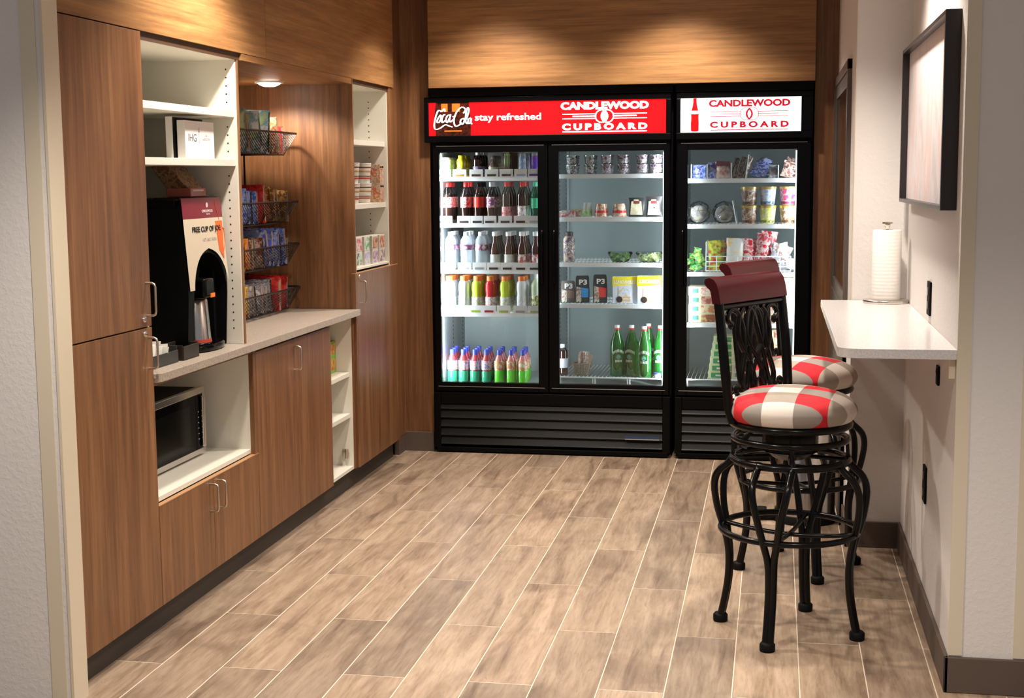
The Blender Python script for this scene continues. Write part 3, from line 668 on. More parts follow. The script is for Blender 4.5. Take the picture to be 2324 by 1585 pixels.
# ================================================================== food in the middle and right cooler
def pouch(name, label, cat, x, y, z, w, h, t, m, rz=0, group=None, tilt=0, rx=0, band=None, nx=6, nz=7, seal=None):
    b = B().pouch(w, h, t, nx=nx, nz=nz)
    o = obj(name, b, m, None, True); o.location = (x, y, z); o.rotation_euler = (rx, tilt, rz)
    if seal: obj('side_seal', B().prism([(w*.470, h*.03), (w*.495, h*.02), (w*.49, h*.97), (w*.458, h*.94)], -.002, .002), seal, o)
    if band: obj('top_seal', B().box(-w*.46, w*.46, -t*.32, t*.32, h*.88, h*.97), band, o)
    return tag(o, label, cat, group)
def carton(name, label, cat, x, y, z, w, d, h, m, rz=0, group=None, front=None, fm=None, bevel=.0012):
    """box with its front panel towards -y; front printed with another material"""
    t = thing(name, label, cat, (x, y, z), rz, group)
    obj('box_body', B().box(-w/2, w/2, -d/2, d/2, 0, h), m, t, bevel=bevel)
    if front: obj('front_print', B().box(-w*front[1]/2, w*front[1]/2, -d/2-.0008, -d/2, h*front[0], h*.92), fm, t)
    return t
MD = 'behind the middle glass door'
def cupthing(name, label, cat, x, y, z, r0, r1, h, m, lid=None, band=None, group=None, lidh=.008, n=16):
    t = thing(name, label, cat, (x, y, z), 0, group)
    obj('cup_body', B().lathe([(r0*.9, 0), (r0, .004), (r1, h-lidh), (r1*.97, h-lidh)], n), m, t, True)
    if lid: obj('lid', B().lathe([(r1*1.04, h-lidh), (r1*1.05, h), (0, h+.0005)], n), lid, t, True)
    if band:
        a, c, bm = band; f = lambda q: r0+(r1-r0)*q+.0006
        obj('band', B().lathe([(f(a), h*a), (f(c), h*c)], n), bm, t, True)
    return t
yog = [prt('yog_green', [(.01, .03, .02), (.02, .05, .03), (.45, .5, .45)], 70), prt('yog_plum', [(.02, .008, .015), (.05, .01, .03), (.45, .35, .42)], 70)]
foil = mat('silver_foil', (.55, .57, .58), .25, .8)
for i, x in enumerate([-1.136, -1.033, -.938, -.846, -.741, -.660]):
    for lv in range(2):
        for r in range(2):
            cupthing('yogurt_cup', '%s yogurt cup, %s stack from left, %s, %s row, middle cooler top shelf' % ('dark green' if i < 2 else 'dark plum', ORD[i], 'upper' if lv else 'lower', ROW[r]), 'cup',
                     x, 7.91+.08*r, 1.593+.0525*lv, .026, .034, .052, yog[0 if i < 2 else 1], foil, (.12, .55, prt('yog_glare_%d' % (i % 3), [(.5, .5, .48), (.05, .02, .03), (.6, .58, .6)], 90)), 'yogurt cups on the middle cooler top shelf', .004)  # pale band paints a white reflection onto each cup
carton('snack_tray', 'flat pink and white snack tray, far left of the middle cooler second shelf', 'food pack', -1.158, 7.92, 1.351, .085, .12, .035, prt('tray_a', [(.7, .55, .52), (.75, .72, .7), (.5, .12, .15)], 45), group=None)
carton('snack_tray', 'flat tan snack tray beside the green-based cup, second shelf of the middle cooler', 'food pack', -1.098, 7.99, 1.351, .085, .12, .045, prt('tray_b', [(.6, .5, .35), (.75, .72, .68), (.55, .3, .15)], 45))
cl = mat('frosted_plastic', (.62, .66, .62), .2, alpha=.75)
cupthing('snack_cup', 'clear domed snack cup with a green lower half, second shelf of the middle cooler', 'cup', -1.051, 7.92, 1.351, .031, .022, .088, cl, None, (.08, .45, prt('veg_green', [(.08, .4, .15), (.6, .7, .3), (.15, .5, .2)], 60)))
for i, x in enumerate((-.970, -.868)):
    t = cupthing('fruit_cup', 'red-banded clear fruit cup with a wide base, %s of two, middle cooler second shelf' % ('left' if i == 0 else 'right'), 'cup', x, 7.92, 1.351, .042, .031, .082, prt('fruit', [(.65, .42, .22), (.7, .62, .5), (.6, .2, .08)], 45, .2), None, (.28, .44, RED), 'red-banded fruit cups')
for i, x in enumerate((-.770, -.672)):
    t = pouch('cheese_pack', 'black and yellow cheese snack pack, %s of two, middle cooler second shelf' % ('left' if i == 0 else 'right'), 'food pack', x, 7.93, 1.351, .092, .108+.006*i, .02, mat('pack_black', (.03, .025, .025), .35), group='black and yellow cheese packs', rx=-.12)
    obj('window_print', B().prism([(-.036, .01), (.034, .01), (.026, .085), (.012, .088), (.01, .096), (-.016, .096), (-.018, .088), (-.03, .085)], -.0118, -.011), prt('cheese', [(.62, .55, .28), (.7, .66, .5), (.5, .45, .3)], 40), t)
    obj('name_patch', B().box(-.018, .016, -.0128, -.0116, .072, .088), mat('patch_maroon', (.18, .03, .03), .4), t)
bottle('milk', .172, .033, prt('milk_shake', [(.55, .42, .34), (.5, .36, .28), (.1, .07, .12)], 35), mat('ink_dark_brown', (.05, .03, .03), .4), prt('milk_label', [(.7, .68, .75), (.06, .05, .12), (.65, .5, .35)], 50), (.30, .66), prof='milk', clear_top=False, name='milk_bottle')
put('milk', -1.155, 7.92, 1.095, 'chocolate milk bottle with dark cap on the third shelf of the middle cooler')
for i, (x, r) in enumerate(((-.865, .070), (-.697, .078))):
    t = thing('salad_bowl', 'clear salad bowl with %s leaves, %s of the two on the third shelf' % ('dark green' if i == 0 else 'pale yellow-green', 'left' if i == 0 else 'right'), 'bowl', (x, 7.945, 1.095), group=None)
    obj('bowl', B().lathe([(r*.62, .001), (r*.7, .004), (r, .045), (r*1.03, .047), (r*.98, .058), (0, .060)], 22), CLEAR, t, True)
    rr = random.Random(i); b = B()
    for _ in range(70):
        a = rr.uniform(0, 2*PI); q = r*.78*math.sqrt(rr.random()); zz = rr.uniform(.008, .044); q = min(q, r*(.6+.25*zz/.045)); s = rr.uniform(.008, .018)
        M = Matrix.Translation((q*math.cos(a), q*math.sin(a), zz)) @ Euler((rr.uniform(-1, 1), rr.uniform(-1, 1), rr.uniform(0, 6))).to_matrix().to_4x4()
        b.add([(-s, -s*.6, 0), (0, -s*.8, .003), (s, -s*.4, 0), (s*.9, s*.5, .002), (0, s*.8, -.002), (-s*.8, s*.6, .001)], [(0, 1, 2, 3, 4, 5)], M=M)
    obj('leaves', b, prt('salad_%d' % i, [(.05, .22, .04), (.25, .48, .12), (.42, .6, .22)] if i == 0 else [(.45, .6, .12), (.6, .68, .28), (.7, .72, .45)], 30), t, kind='stuff')
sp = [('grey and brown', (.10, .085, .08), (.22, .13, .10), .125), ('blue and black', (.03, .035, .03), (.04, .25, .60), .155), ('red and black', (.03, .03, .03), (.60, .04, .03), .162)]
for i, (x, (nm, c, c2, h)) in enumerate(zip((-1.163, -1.080, -.978), sp)):
    t = thing('protein_snack', '%s nut snack tub, %s from left on the fourth shelf, middle cooler' % (nm, ORD[i]), 'snack', (x, 7.93, .861), 0, 'nut snack tubs on the fourth shelf')
    t.rotation_euler = (-.05, 0, .1)
    w = .04
    obj('tub', B().prism([(-w, 0), (w, 0), (w*1.02, h*.4), (w*.93, h*.95), (w*.8, h), (-w*.8, h), (-w*.93, h*.95), (-w*1.02, h*.4)], -.018, .018), mat('tub_%d' % i, c, .4), t, bevel=.003)
    obj('colour_panel', B().prism([(-w*.1, h*.20), (w*.86, h*.20), (w*.9, h*.52), (-w*.2, h*.56)], -.0192, -.0184), mat('tubp_%d' % i, c2, .4), t)
    obj('nut_print', B().prism([(-w*.9, h*.04), (-w*.12, h*.04), (-w*.2, h*.55), (-w*.86, h*.6)], -.0192, -.0184), prt('nuts_%d' % i, [(.5, .35, .25), (.6, .55, .5), (.25, .15, .1)], 70), t)
    text('lettering', 'P3', .004, -.0194, h*.76, .046, .030, WHT, t, bold=.03)
    text('lettering', 'P3', -.020, -.0196, h*.06, .024, .014, mat('pale_green_ink', (.65, .7, .5), .5), t, bold=.03)
for i, (x, c) in enumerate(((-.835, [(.35, .45, .75), (.7, .72, .8), (.6, .5, .3)]), (-.694, [(.45, .25, .2), (.75, .6, .35), (.7, .35, .35)]))):
    t = thing('lunch_kit', 'yellow-topped lunch kit box with %s picture, %s of the two on the fourth shelf' % ('blue' if i == 0 else 'pink', 'left' if i == 0 else 'right'), 'food pack', (x, 7.925-.012*i, .861), 0, 'yellow lunch kit boxes')
    obj('box_body', B().box(-.069, .069, -.02, .02, 0, .152+.006*i), mat('lunch_pale', (.62, .66, .76) if i == 0 else (.62, .50, .36), .4), t, bevel=.002)
    obj('yellow_top', B().prism([(-.0695, .098), (.0695, .108), (.0695, .153+.006*i), (-.0695, .150+.006*i)], -.0212, .0205), mat('lunch_yellow', (.85, .72, .02), .35), t)
    obj('food_picture', B().box(-.035, .035, -.0216, -.0203, .008, .090), prt('lunch_pic_%d' % i, c, 40), t)
    obj('cookie', B().lathe([(.018, -.001), (.018, 0), (0, .0005)], 16, M=Matrix.Translation((-.030, -.022, .022)) @ Matrix.Rotation(PI/2, 4, 'X')), mat('cookie_dark', (.03, .015, .01) if i == 0 else (.6, .48, .25), .5), t)
    obj('burger_layer', B().box(-.012, .034, -.0222, -.0212, .014, .022).box(-.010, .032, -.0222, -.0212, .030, .038), mat('layer_tan', (.65, .42, .2), .5), t)
    text('lettering', 'LUNCHABLES', 0, -.0218, .122+.004*i, .118, .022, mat('lunch_white', (.9, .9, .9), .4), t, bold=.03)
# green bottles, cutlery basket, dark bottle
GG = mat('mineral_green', (.02, .23, .03), .07, coat=.7, trans=.55)
bottle('mineral', .292, .041, GG, WHT, None, prof='wine', clear_top=False, glass=GG, name='water_bottle', n=18)
mt = PR['mineral'][0]
obj('neck_band', B().lathe([(.0155, .262), (.0155, .276)], 14), RED, mt, True)
b = B()
for i in range(9):
    a = -PI/2-.75+.19*i
    b.add([(.0416*math.cos(a+s*.06), .0416*math.sin(a+s*.06), .128+.012*math.sin(PI*i/8)+q) for s, q in ((-1, 0), (1, 0), (1, .016), (-1, .016))], [(0, 1, 2, 3)])
for i in range(5):
    a = -PI/2-.4+.2*i
    b.add([(.0416*math.cos(a+s*.07), .0416*math.sin(a+s*.07), .082+q) for s, q in ((-1, 0), (1, 0), (1, .014), (-1, .014))], [(0, 1, 2, 3)])
obj('printed_letters', b, mat('frost_white', (.7, .8, .72), .5), mt, kind='stuff')
obj('emblem', B().add([(.0418*math.cos(-PI/2+.32*math.cos(k*PI/6)), .0418*math.sin(-PI/2+.32*math.cos(k*PI/6)), .112+.014*math.sin(k*PI/6)) for k in range(12)], [tuple(range(12))]), mat('emblem_teal', (.12, .35, .3), .5), mt)
for i, (x, y, rz, w) in enumerate(((-.882, 7.95, .3, 'leftmost of the group'), (-.800, 7.955, -.3, 'second from left'), (-.712, 8.06, .2, 'standing behind the others'), (-.722, 7.90, 0, 'front one standing nearest the door'), (-.634, 7.95, -.2, 'rightmost by the door edge'))):
    put('mineral', x, y, .440, 'large green water bottle, %s on the middle cooler floor' % w, 'large green water bottles', rz)
bottle('dark', .180, .031, COLAL, paint((.55, .55, .6)), paint((.5, .5, .58)), (.25, .55), prof='water', name='soda_bottle')
put('dark', -1.196, 7.93, .440, 'dark soda bottle at the far left corner of the middle cooler floor')
t = thing('cutlery_basket', 'small grey-brown woven basket on the middle cooler floor', 'basket', (-1.088, 7.95, .440))
b = B()
for k in range(26):
    a = 2*PI*k/26; b.tube([(.040*math.cos(a), .034*math.sin(a), .0), (.054*math.cos(a), .046*math.sin(a), .072)], .0036, 4)
for j in range(9):
    z = .004+.008*j; q = z/.072; b.tube([((.040+.014*q)*math.cos(2*PI*k/20), (.034+.012*q)*math.sin(2*PI*k/20), z) for k in range(20)], .0038, 4, True)
obj('weave', b, mat('woven_taupe', (.26, .22, .17), .7), t)
obj('base', B().lathe([(.04, .003), (0, .003)], 16), mat('woven_taupe'), t)
rr = random.Random(3)
for k in range(14):
    o = obj('cutlery_packet', B().prism([(-.009, 0), (.009, 0), (.010, .10), (.006, .115), (-.006, .115), (-.010, .10)], -.003, .003), prt('packet', [(.72, .66, .6), (.5, .3, .22), (.78, .74, .7)], 60))
    o.location = (-1.088+rr.uniform(-.032, .034), 7.95+rr.uniform(-.026, .026), .446+rr.uniform(0, .02)); o.rotation_euler = (rr.uniform(-.2, .15), rr.uniform(-.25, .3), rr.uniform(-1, 1))
    tag(o, 'white wrapped cutlery packet %s the small woven basket' % ('leaning left in' if o.location.x < -1.10 else ('leaning right in' if o.location.x > -1.076 else 'in the middle of')), 'cutlery packet', 'cutlery packets in the woven basket')
t = cupthing('spray_cap', 'blue and white round cap lying at the front right of the middle cooler floor', 'cap', -.645, 7.885, .441, .020, .020, .028, paint((.6, .65, .7)), BLU)
# ---- right cooler
RD = 'right cooler'
def divider(x, z, h, lean=0):
    o = obj('shelf_divider', B().box(-.0025, .0025, 0, .30, 0, h), PWHITE, None, bevel=.001); o.location = (x, 7.872, z); o.rotation_euler = (0, lean, 0)
    return o
for i, (x, z, h, l) in enumerate([(-.462, 1.563, .078, 0), (-.375, 1.563, .08, 0), (-.243, 1.563, .085, 0), (-.165, 1.563, .130, .12), (.012, 1.563, .07, 0), (-.212, 1.311, .130, -.18)]):
    tag(divider(x, z, h, l), 'thin white upright divider, %s from left on the %s shelf of the right cooler' % (ORD[min(i, 4)] if i < 5 else 'only one', 'top' if i < 5 else 'second'), 'shelf divider', 'white shelf dividers')
blu = prt('blue_wrap', [(.07, .12, .50), (.12, .2, .62), (.5, .55, .75), (.08, .1, .4)], 30, .25)
brn = prt('brown_wrap', [(.10, .04, .035), (.16, .07, .06), (.4, .3, .25), (.08, .03, .03)], 30, .25)
crm = prt('cream_wrap', [(.62, .52, .44), (.55, .42, .36), (.4, .12, .12)], 22, .25)
mar = mat('maroon_wrap', (.16, .03, .05), .3)
G1 = 'ice cream bars on the right cooler top shelf'
pouch('ice_cream_bar', 'blue wrapped ice cream, far left of the top shelf in the right cooler', 'ice cream', -.425, 7.92, 1.563, .085, .075, .035, blu, 0, G1)
pouch('ice_cream_bar', 'blue wrapped ice cream bar, second from left on the right cooler top shelf', 'ice cream', -.335, 7.92, 1.563, .075, .088, .035, blu, .2, G1)
t = pouch('ice_cream_sandwich', 'cream and maroon ice cream pack with maroon top, right cooler top shelf', 'ice cream', -.290, 7.90, 1.563, .085, .095, .04, crm, 0, G1); obj('top_print', B().box(-.036, .036, -.021, .021, .068, .092), mar, t)
for i in range(3): pouch('ice_cream_bar', 'brown wrapped ice cream bar leaning right, %s of three, right cooler top shelf' % ['left', 'middle', 'right'][i], 'ice cream', -.236+.030*i, 7.92, 1.563, .028, .115+.006*i, .03, brn, 0, G1, tilt=.22+.05*i)
for i in range(3): pouch('ice_cream_bar', 'blue wrapped bar lying flat, %s of a pile of three, right cooler top shelf' % ['bottom', 'middle', 'top'][i], 'ice cream', -.085+.01*i, 7.93, 1.585+.028*i, .13-.02*i, .05, .05, blu, 0, G1, rx=-1.2)
pouch('ice_cream_bar', 'silver-grey wrapped ice cream beside the divider, right cooler top shelf', 'ice cream', -.015, 7.94, 1.563, .06, .07, .03, prt('grey_wrap', [(.4, .4, .42), (.55, .55, .55), (.2, .2, .25)], 30, .2), 0, G1)
for i in range(2): pouch('ice_cream_bar', 'brown wrapped ice cream bag, %s of two at the right end of the top shelf' % ['front', 'rear'][i], 'ice cream', .062+.01*i, 7.92+.05*i, 1.563, .09, .09+.02*i, .05, brn, .3, G1, tilt=.3)
for i, x in enumerate((-.424, -.282)):
    t = thing('wrapped_sandwich', 'round sandwich in crinkled clear wrap, %s of the two on the second shelf, right cooler' % ('left' if i == 0 else 'right'), 'sandwich', (x, 7.94, 1.311), 0, 'clear wrapped sandwiches')
    rr = random.Random(20+i); vs = []; n = 14
    obj('bread', B().lathe([(.0, -.028), (.042, -.024), (.050, -.006), (.050, .006), (.042, .024), (0, .028)], 18, M=Matrix.Translation((0, 0, .055)) @ Matrix.Rotation(PI/2-.3, 4, 'X')), prt('bread', [(.55, .42, .28), (.62, .55, .45), (.35, .3, .35)], 20), t, True)
    b = B().lathe([(.0, -.045), (.045, -.040), (.062, -.02), (.068, 0), (.060, .02), (.04, .04), (0, .045)], 16, M=Matrix.Translation((0, 0, .063)) @ Matrix.Rotation(PI/2-.3, 4, 'X'))
    b.v = [(x_+rr.uniform(-.004, .004), y_+rr.uniform(-.004, .004), max(.001, z_+rr.uniform(-.004, .004))) for x_, y_, z_ in b.v]
    obj('plastic_wrap', b, CLEAR, t)
gold = mat('gold_lid', (.62, .42, .12), .3, .5)
pint = [[((.20, .09, .045), 'brown'), ((.30, .42, .62), 'light blue'), ((.55, .04, .12), 'magenta')], [((.24, .12, .05), 'brown'), ((.62, .66, .12), 'yellow-green'), ((.28, .13, .05), 'brown')]]
for i, x in enumerate((-.144, -.043, .068)):
    for lv in range(2):
        c, nm = pint[1-lv][i]
        cupthing('ice_cream_pint', '%s ice cream pint with gold lid, %s of stack, %s stack from left' % (nm, 'bottom' if lv == 0 else 'top', ORD[i]), 'ice cream', x, 7.925, 1.311+.103*lv, .037, .046, .101,
                 prt('pint_%d%d' % (i, lv), [c, c, tuple(min(1, .5+v*.5) for v in c), c], 22), gold, (.06, .2, prt('pint_b%d%d' % (i, lv), [c, (.03, .02, .02), c], 90)), 'ice cream pints in the right cooler', .013)
# bin of frozen snacks
t = thing('wire_bin', 'white wire bin holding frozen snack bags on the third shelf of the right cooler', 'wire basket', (-.145, 7.98, 1.046))
b = B(); hx, hy = .232, .10
for z in (.004, .030, .055, .085): b.tube([(-hx, -hy, z), (hx, -hy, z), (hx, hy, z), (-hx, hy, z)], .0028, 5, True)
for k in range(9): b.tube([(-hx+2*hx*k/8, -hy, .004), (-hx+2*hx*k/8, -hy, .085)], .0022, 4)
for k in range(9): b.tube([(-hx+2*hx*k/8, -hy, .004), (-hx+2*hx*k/8, hy, .004)], .0022, 4)
obj('wires', b, PWHITE, t)
b = B().tube([(-hx, -hy, .085), (-hx, -hy, .165), (-hx, hy, .165), (-hx, hy, .085)], .0028, 5); obj('end_frame', b, PWHITE, t)
redy = prt('red_yellow_bag', [(.62, .03, .02), (.70, .65, .08), (.25, .45, .06), (.65, .04, .03)], 18, .25)
yel = prt('yellow_white_bag', [(.80, .55, .04), (.75, .72, .66), (.7, .7, .68)], 10, .3, (1, 1, 2))
redb = prt('red_bag', [(.50, .03, .05), (.62, .12, .14), (.75, .6, .6), (.45, .02, .03)], 24, .25)
whb = prt('white_brown_bag', [(.65, .62, .6), (.3, .15, .12), (.7, .7, .72), (.35, .35, .4)], 22, .25)
G3 = 'frozen snack bags in the white wire bin'
for i, (x, y, w, h, m, r, tl_, nm) in enumerate([(-.318, 7.95, .10, .165, redy, .25, -.05, 'red and green bag standing at the left end'), (-.262, 7.99, .075, .160, redb, -.1, .12, 'red bag behind the green-striped one'), (-.225, 7.94, .10, .178, yel, 0, .04, 'yellow-topped white bag'),
        (-.150, 7.95, .085, .175, redb, .3, .12, 'red bag with white marks'), (-.098, 7.95, .085, .205, redb, -.3, .22, 'tall red bag leaning right'), (-.050, 8.0, .09, .215, redb, .1, .1, 'tallest red bag at the back'), (.005, 7.96, .11, .145, whb, 0, .3, 'white and brown bag'), (.055, 7.95, .10, .150, whb, -.2, -.25, 'white and grey bag at the right end')]):
    pouch('snack_bag', nm + ' in the white wire bin', 'snack bag', x, y, 1.052, w, h, .032, m, r, None, tl_)
grn = prt('green_wrap', [(.02, .35, .10), (.03, .45, .15), (.55, .6, .1), (.02, .28, .08)], 30, .25)
for i in range(9):
    rr = random.Random(50+i); px_ = [(-.455, 0), (-.420, 0), (-.400, .02), (-.465, .03), (-.43, .03), (-.40, .045), (-.45, .06), (-.415, .07), (-.43, .09)][i]
    pouch('candy_ice', 'small green wrapped frozen treat, %s of the pile left of the wire bin' % ['lower left', 'lower middle', 'lower right', 'middle left', 'middle', 'middle right', 'upper left', 'upper right', 'top'][i], 'ice cream', px_[0], 7.93+rr.uniform(-.02, .03), 1.052+px_[1], .05, .035, .028, grn, rr.uniform(-.8, .8), 'green wrapped treats beside the wire bin', rr.uniform(-.6, .6), rr.uniform(-.8, 0))
t = thing('round_tub', 'round white and blue tub at the right end of the third shelf, right cooler', 'tub', (.092, 7.885, 1.046)); obj('tub_body', B().lathe([(.028, 0), (.03, .012), (0, .013)], 18, M=Matrix.Translation((0, 0, .045)) @ Matrix.Rotation(PI/2, 4, 'X')), paint((.6, .7, .78)), t, True)
obj('lid', B().lathe([(.016, .0135), (0, .0145)], 16, M=Matrix.Translation((0, 0, .045)) @ Matrix.Rotation(PI/2, 4, 'X')), WHT, t)
# boxed meals
food = [prt('meal_%d' % i, c, 24) for i, c in enumerate([[(.55, .25, .1), (.7, .5, .25), (.3, .1, .05)], [(.6, .3, .12), (.5, .2, .08), (.7, .6, .4)], [(.5, .15, .1), (.65, .4, .3), (.35, .1, .08)], [(.65, .35, .3), (.75, .65, .55), (.5, .2, .15)], [(.35, .4, .15), (.6, .55, .3), (.2, .3, .1)]])]
cream = mat('meal_cream', (.72, .66, .46), .4); teal = mat('meal_teal', (.10, .32, .26), .4)
def meal(label, x, y, z, w, h, fi, group):
    t = thing('frozen_meal_box', label, 'food box', (x, y, z), random.uniform(-.03, .03), group)
    obj('box_body', B().box(-w/2, w/2, -.07, .07, 0, h), cream, t, bevel=.0015)
    obj('food_picture', B().box(-w*.05, w*.48, -.0708, -.0700, h*.08, h*.92), food[fi], t)
    obj('logo_patch', B().box(-w*.36, -w*.14, -.0708, -.0700, h*.3, h*.78), teal, t)
for s, (x, w, n) in enumerate(((-.395, .155, 4), (-.235, .15, 4), (-.075, .15, 4), (.070, .13, 5))):
    for k in range(n):
        meal('cream frozen meal box, %s from bottom in the %s stack from left, fourth shelf' % (ORD[k], ORD[s]), x, 7.945, .7595+.0505*k, w, .050, (k+s) % 4, 'frozen meal boxes on the fourth shelf')
grb = mat('green_box', (.03, .30, .10), .4)
for k in range(6):
    t = thing('green_snack_box', 'green and cream snack box, %s from bottom of the green stack, right cooler floor' % ORD[k], 'food box', (-.300+.006*k+random.uniform(-.003, .003), 7.95, .440+.0405*k), 0, 'green boxes on the right cooler floor')
    obj('box_body', B().box(-.062, .062, -.06, .06, 0, .040), mat('box_cream_green', (.62, .68, .40), .4), t, bevel=.001)
    obj('front_print', B().box(-.045, .062, -.0606, -.0599, .006, .034), grb, t)
    obj('white_word', B().box(-.020, .012, -.0612, -.0606, .014, .024), WHT, t)
for s, x in enumerate((-.165, .01)):
    for k in range(6):
        if s == 0 and k > 4: continue
        meal('cream frozen meal box, %s from bottom in the %s floor stack' % (ORD[k], 'middle' if s == 0 else 'right'), x, 7.95, .440+.047*k, .13, .046, (k+1+s) % 5, 'frozen meal boxes on the right cooler floor')
# ================================================================== coffee machine
t = thing('coffee_machine', 'black coffee machine with maroon and cream front panel on the worktop', 'coffee machine', (0, 0, 0))
FY0, FY1, FT = 4.892, 5.270, 1.512
def fx(z): return -2.166+.026*min(1, (FT-z)/.35)-.010*max(0, (1.16-z)/.2)
b = B().box(-2.64, -2.30, FY0+.004, FY1-.004, .934, FT-.004)
b.box(-2.30, -2.19, FY0+.004, FY0+.05, .934, FT-.004).box(-2.30, -2.19, FY1-.03, FY1-.004, .934, FT-.004).box(-2.30, -2.19, FY0+.05, FY1-.03, 1.33, FT-.004)
obj('body', b, mat('machine_black', (.0025, .0025, .003), .45, spec=.12), t, bevel=.006)
yc, ya, zb, zs, za = 5.104, .160, .925, 1.13, 1.300
def arch(n=16, off=0):
    P = [(yc-ya-off, zb), (yc-ya-off, .99), (yc-ya-off, 1.06)]
    for i in range(n+1):
        a = PI-PI*i/n; P.append((yc+(ya+off)*math.cos(a), zs+(za-zs+off)*math.sin(a)**.9 if 0 < i < n else zs))
    return P+[(yc+ya+off, 1.06), (yc+ya+off, .99), (yc+ya+off, zb)]
def outer(P):
    O = []
    for y, z in P:
        if z <= zs+1e-6: O.append((FY0 if y < yc else FY1, z))
        else:
            dx, dz = y-yc, z-zs; k = min((FY1-yc if dx > 0 else yc-FY0)/max(abs(dx), 1e-6), (FT-zs)/dz); O.append((yc+dx*k, zs+dz*k))
    # corner points
    return O
A = arch(); O = outer(A); n = len(A)
b = B(); vs = [(fx(z)-.006, y, z) for y, z in A]+[(fx(z)-.006, y, z) for y, z in O]+[(-2.30, y, z) for y, z in A]+[(-2.30, y, z) for y, z in O]
b.add(vs, [(i+n, i+1+n, i+1, i) for i in range(n-1)]+[(i, i+1, i+1+2*n, i+2*n) for i in range(n-1)]+[(i+3*n, i+1+3*n, i+1+n, i+n) for i in range(n-1)])
for cy, cz in ((FY0, FT), (FY1, FT)):
    ds = sorted(range(n), key=lambda i: abs(O[i][0]-cy)+abs(O[i][1]-cz))[:2]; b.add([(fx(O[i][1])-.006, *O[i]) for i in ds]+[(fx(cz)-.006, cy, cz)], [(0, 1, 2)])
obj('front_frame', b, mat('machine_black'), t)
def panel_piece(name, zlo, zhi, m, lift=0):
    """front print: strips between the outline and the arch"""
    b = B(); N = 30
    for j in range(N):
        z0 = zlo+(zhi-zlo)*j/N; z1 = zlo+(zhi-zlo)*(j+1)/N
        def half(z):
            q = (z-zs)/(za+.012-zs)
            return 0 if q >= 1 else (ya+.012)*math.sqrt(max(0, 1-max(0, q)**2.0))
        h0, h1 = half(z0), half(z1); g = .0015+lift
        if h0 == 0 and h1 == 0: b.add([(fx(z0)+g, FY0, z0), (fx(z0)+g, FY1, z0), (fx(z1)+g, FY1, z1), (fx(z1)+g, FY0, z1)], [(0, 1, 2, 3)])
        else:
            b.add([(fx(z0)+g, FY0, z0), (fx(z0)+g, yc-h0, z0), (fx(z1)+g, yc-h1, z1), (fx(z1)+g, FY0, z1)], [(0, 1, 2, 3)])
            if yc+h0 < FY1: b.add([(fx(z0)+g, yc+h0, z0), (fx(z0)+g, FY1, z0), (fx(z1)+g, FY1, z1), (fx(z1)+g, yc+h1, z1)], [(0, 1, 2, 3)])
    return obj(name, b, m, t)
panel_piece('cream_panel', 1.165, 1.432, mat('cream_print', (.66, .57, .44), .4))
panel_piece('maroon_panel', 1.432, 1.510, mat('maroon_print', (.20, .012, .025), .35))
b = B().add([(fx(1.418)+.0018, 5.190, 1.418), (fx(1.418)+.0018, 5.262, 1.418), (fx(1.24)+.0018, 5.243, 1.27), (fx(1.30)+.0018, 5.205, 1.305)], [(0, 1, 2, 3)])
b.tube([(fx(1.39)+.0018, 5.258, 1.390), (fx(1.38)+.0018, 5.269, 1.385), (fx(1.34)+.0018, 5.269, 1.33), (fx(1.32)+.0018, 5.252, 1.30)], .003, 5).tube([(fx(1.42)+.0018, 5.232, 1.418), (fx(1.44)+.0018, 5.220, 1.45), (fx(1.49)+.0018, 5.205, 1.495)], .0012, 4)
obj('orange_cup_print', b, mat('orange_print', (.72, .13, .02), .4), t)
tilt = Matrix(((0, -.0741, .9973), (1, 0, 0), (0, .9973, .0741))).to_euler()
text('lettering', 'FREE CUP OF JOE', fx(1.388)+.0032, 5.100, 1.388, .272, .027, mat('ink_black', (.01, .01, .012), .5), t, bold=.02, tilt=tilt)
text('lettering', 'HOT AND FRESH', fx(1.35)+.0021, 5.120, 1.350, .13, .013, mat('ink_pale_grey', (.48, .43, .38), .5), t, tilt=tilt)
text('lettering', 'CANDLEWOOD', fx(1.459)+.0021, 5.125, 1.459, .105, .011, mat('ink_rose', (.75, .6, .6), .5), t, bold=.01, tilt=tilt)
text('lettering', 'SUITES', fx(1.447)+.0021, 5.130, 1.447, .034, .006, mat('ink_rose'), t, tilt=tilt)
obj('emblem', B().add([(fx(1.48)+.0026, 5.125+.011*math.cos(k*PI/6), 1.482+.010*math.sin(k*PI/6)) for k in range(12)], [tuple(range(12))]), mat('ink_rose'), t)
obj('control_face', B().add([(-2.27, 4.965, 1.10), (-2.27, 5.258, 1.10), (-2.24, 5.240, 1.27), (-2.24, 4.99, 1.27), (-2.235, 4.965, 1.06), (-2.235, 5.258, 1.06)], [(0, 1, 2, 3), (4, 5, 1, 0)]), mat('control_dark', (.02, .025, .03), .25), t)
b = B()
for y, z in ((5.06, 1.232), (5.09, 1.234), (5.15, 1.20), (5.17, 1.19), (5.15, 1.175), (5.18, 1.175)): b.lathe([(.005, 0), (.004, .002), (0, .002)], 8, M=Matrix.Translation((-2.243, y, z)) @ Matrix.Rotation(PI/2, 4, 'Y'))
obj('buttons', b, mat('button_red', (.3, .03, .03), .3), t, kind='stuff')
b = B().box(-2.29, -2.17, 4.99, 5.12, 1.150, 1.19).box(-2.215, -2.125, 5.00, 5.09, 1.128, 1.205)
obj('dispensing_head', b, BLKG, t, True, bevel=.012, seg=3)
obj('hot_label', B().box(-2.126, -2.1225, 5.045, 5.085, 1.130, 1.146), mat('orange_label', (.9, .22, .02), .4), t)
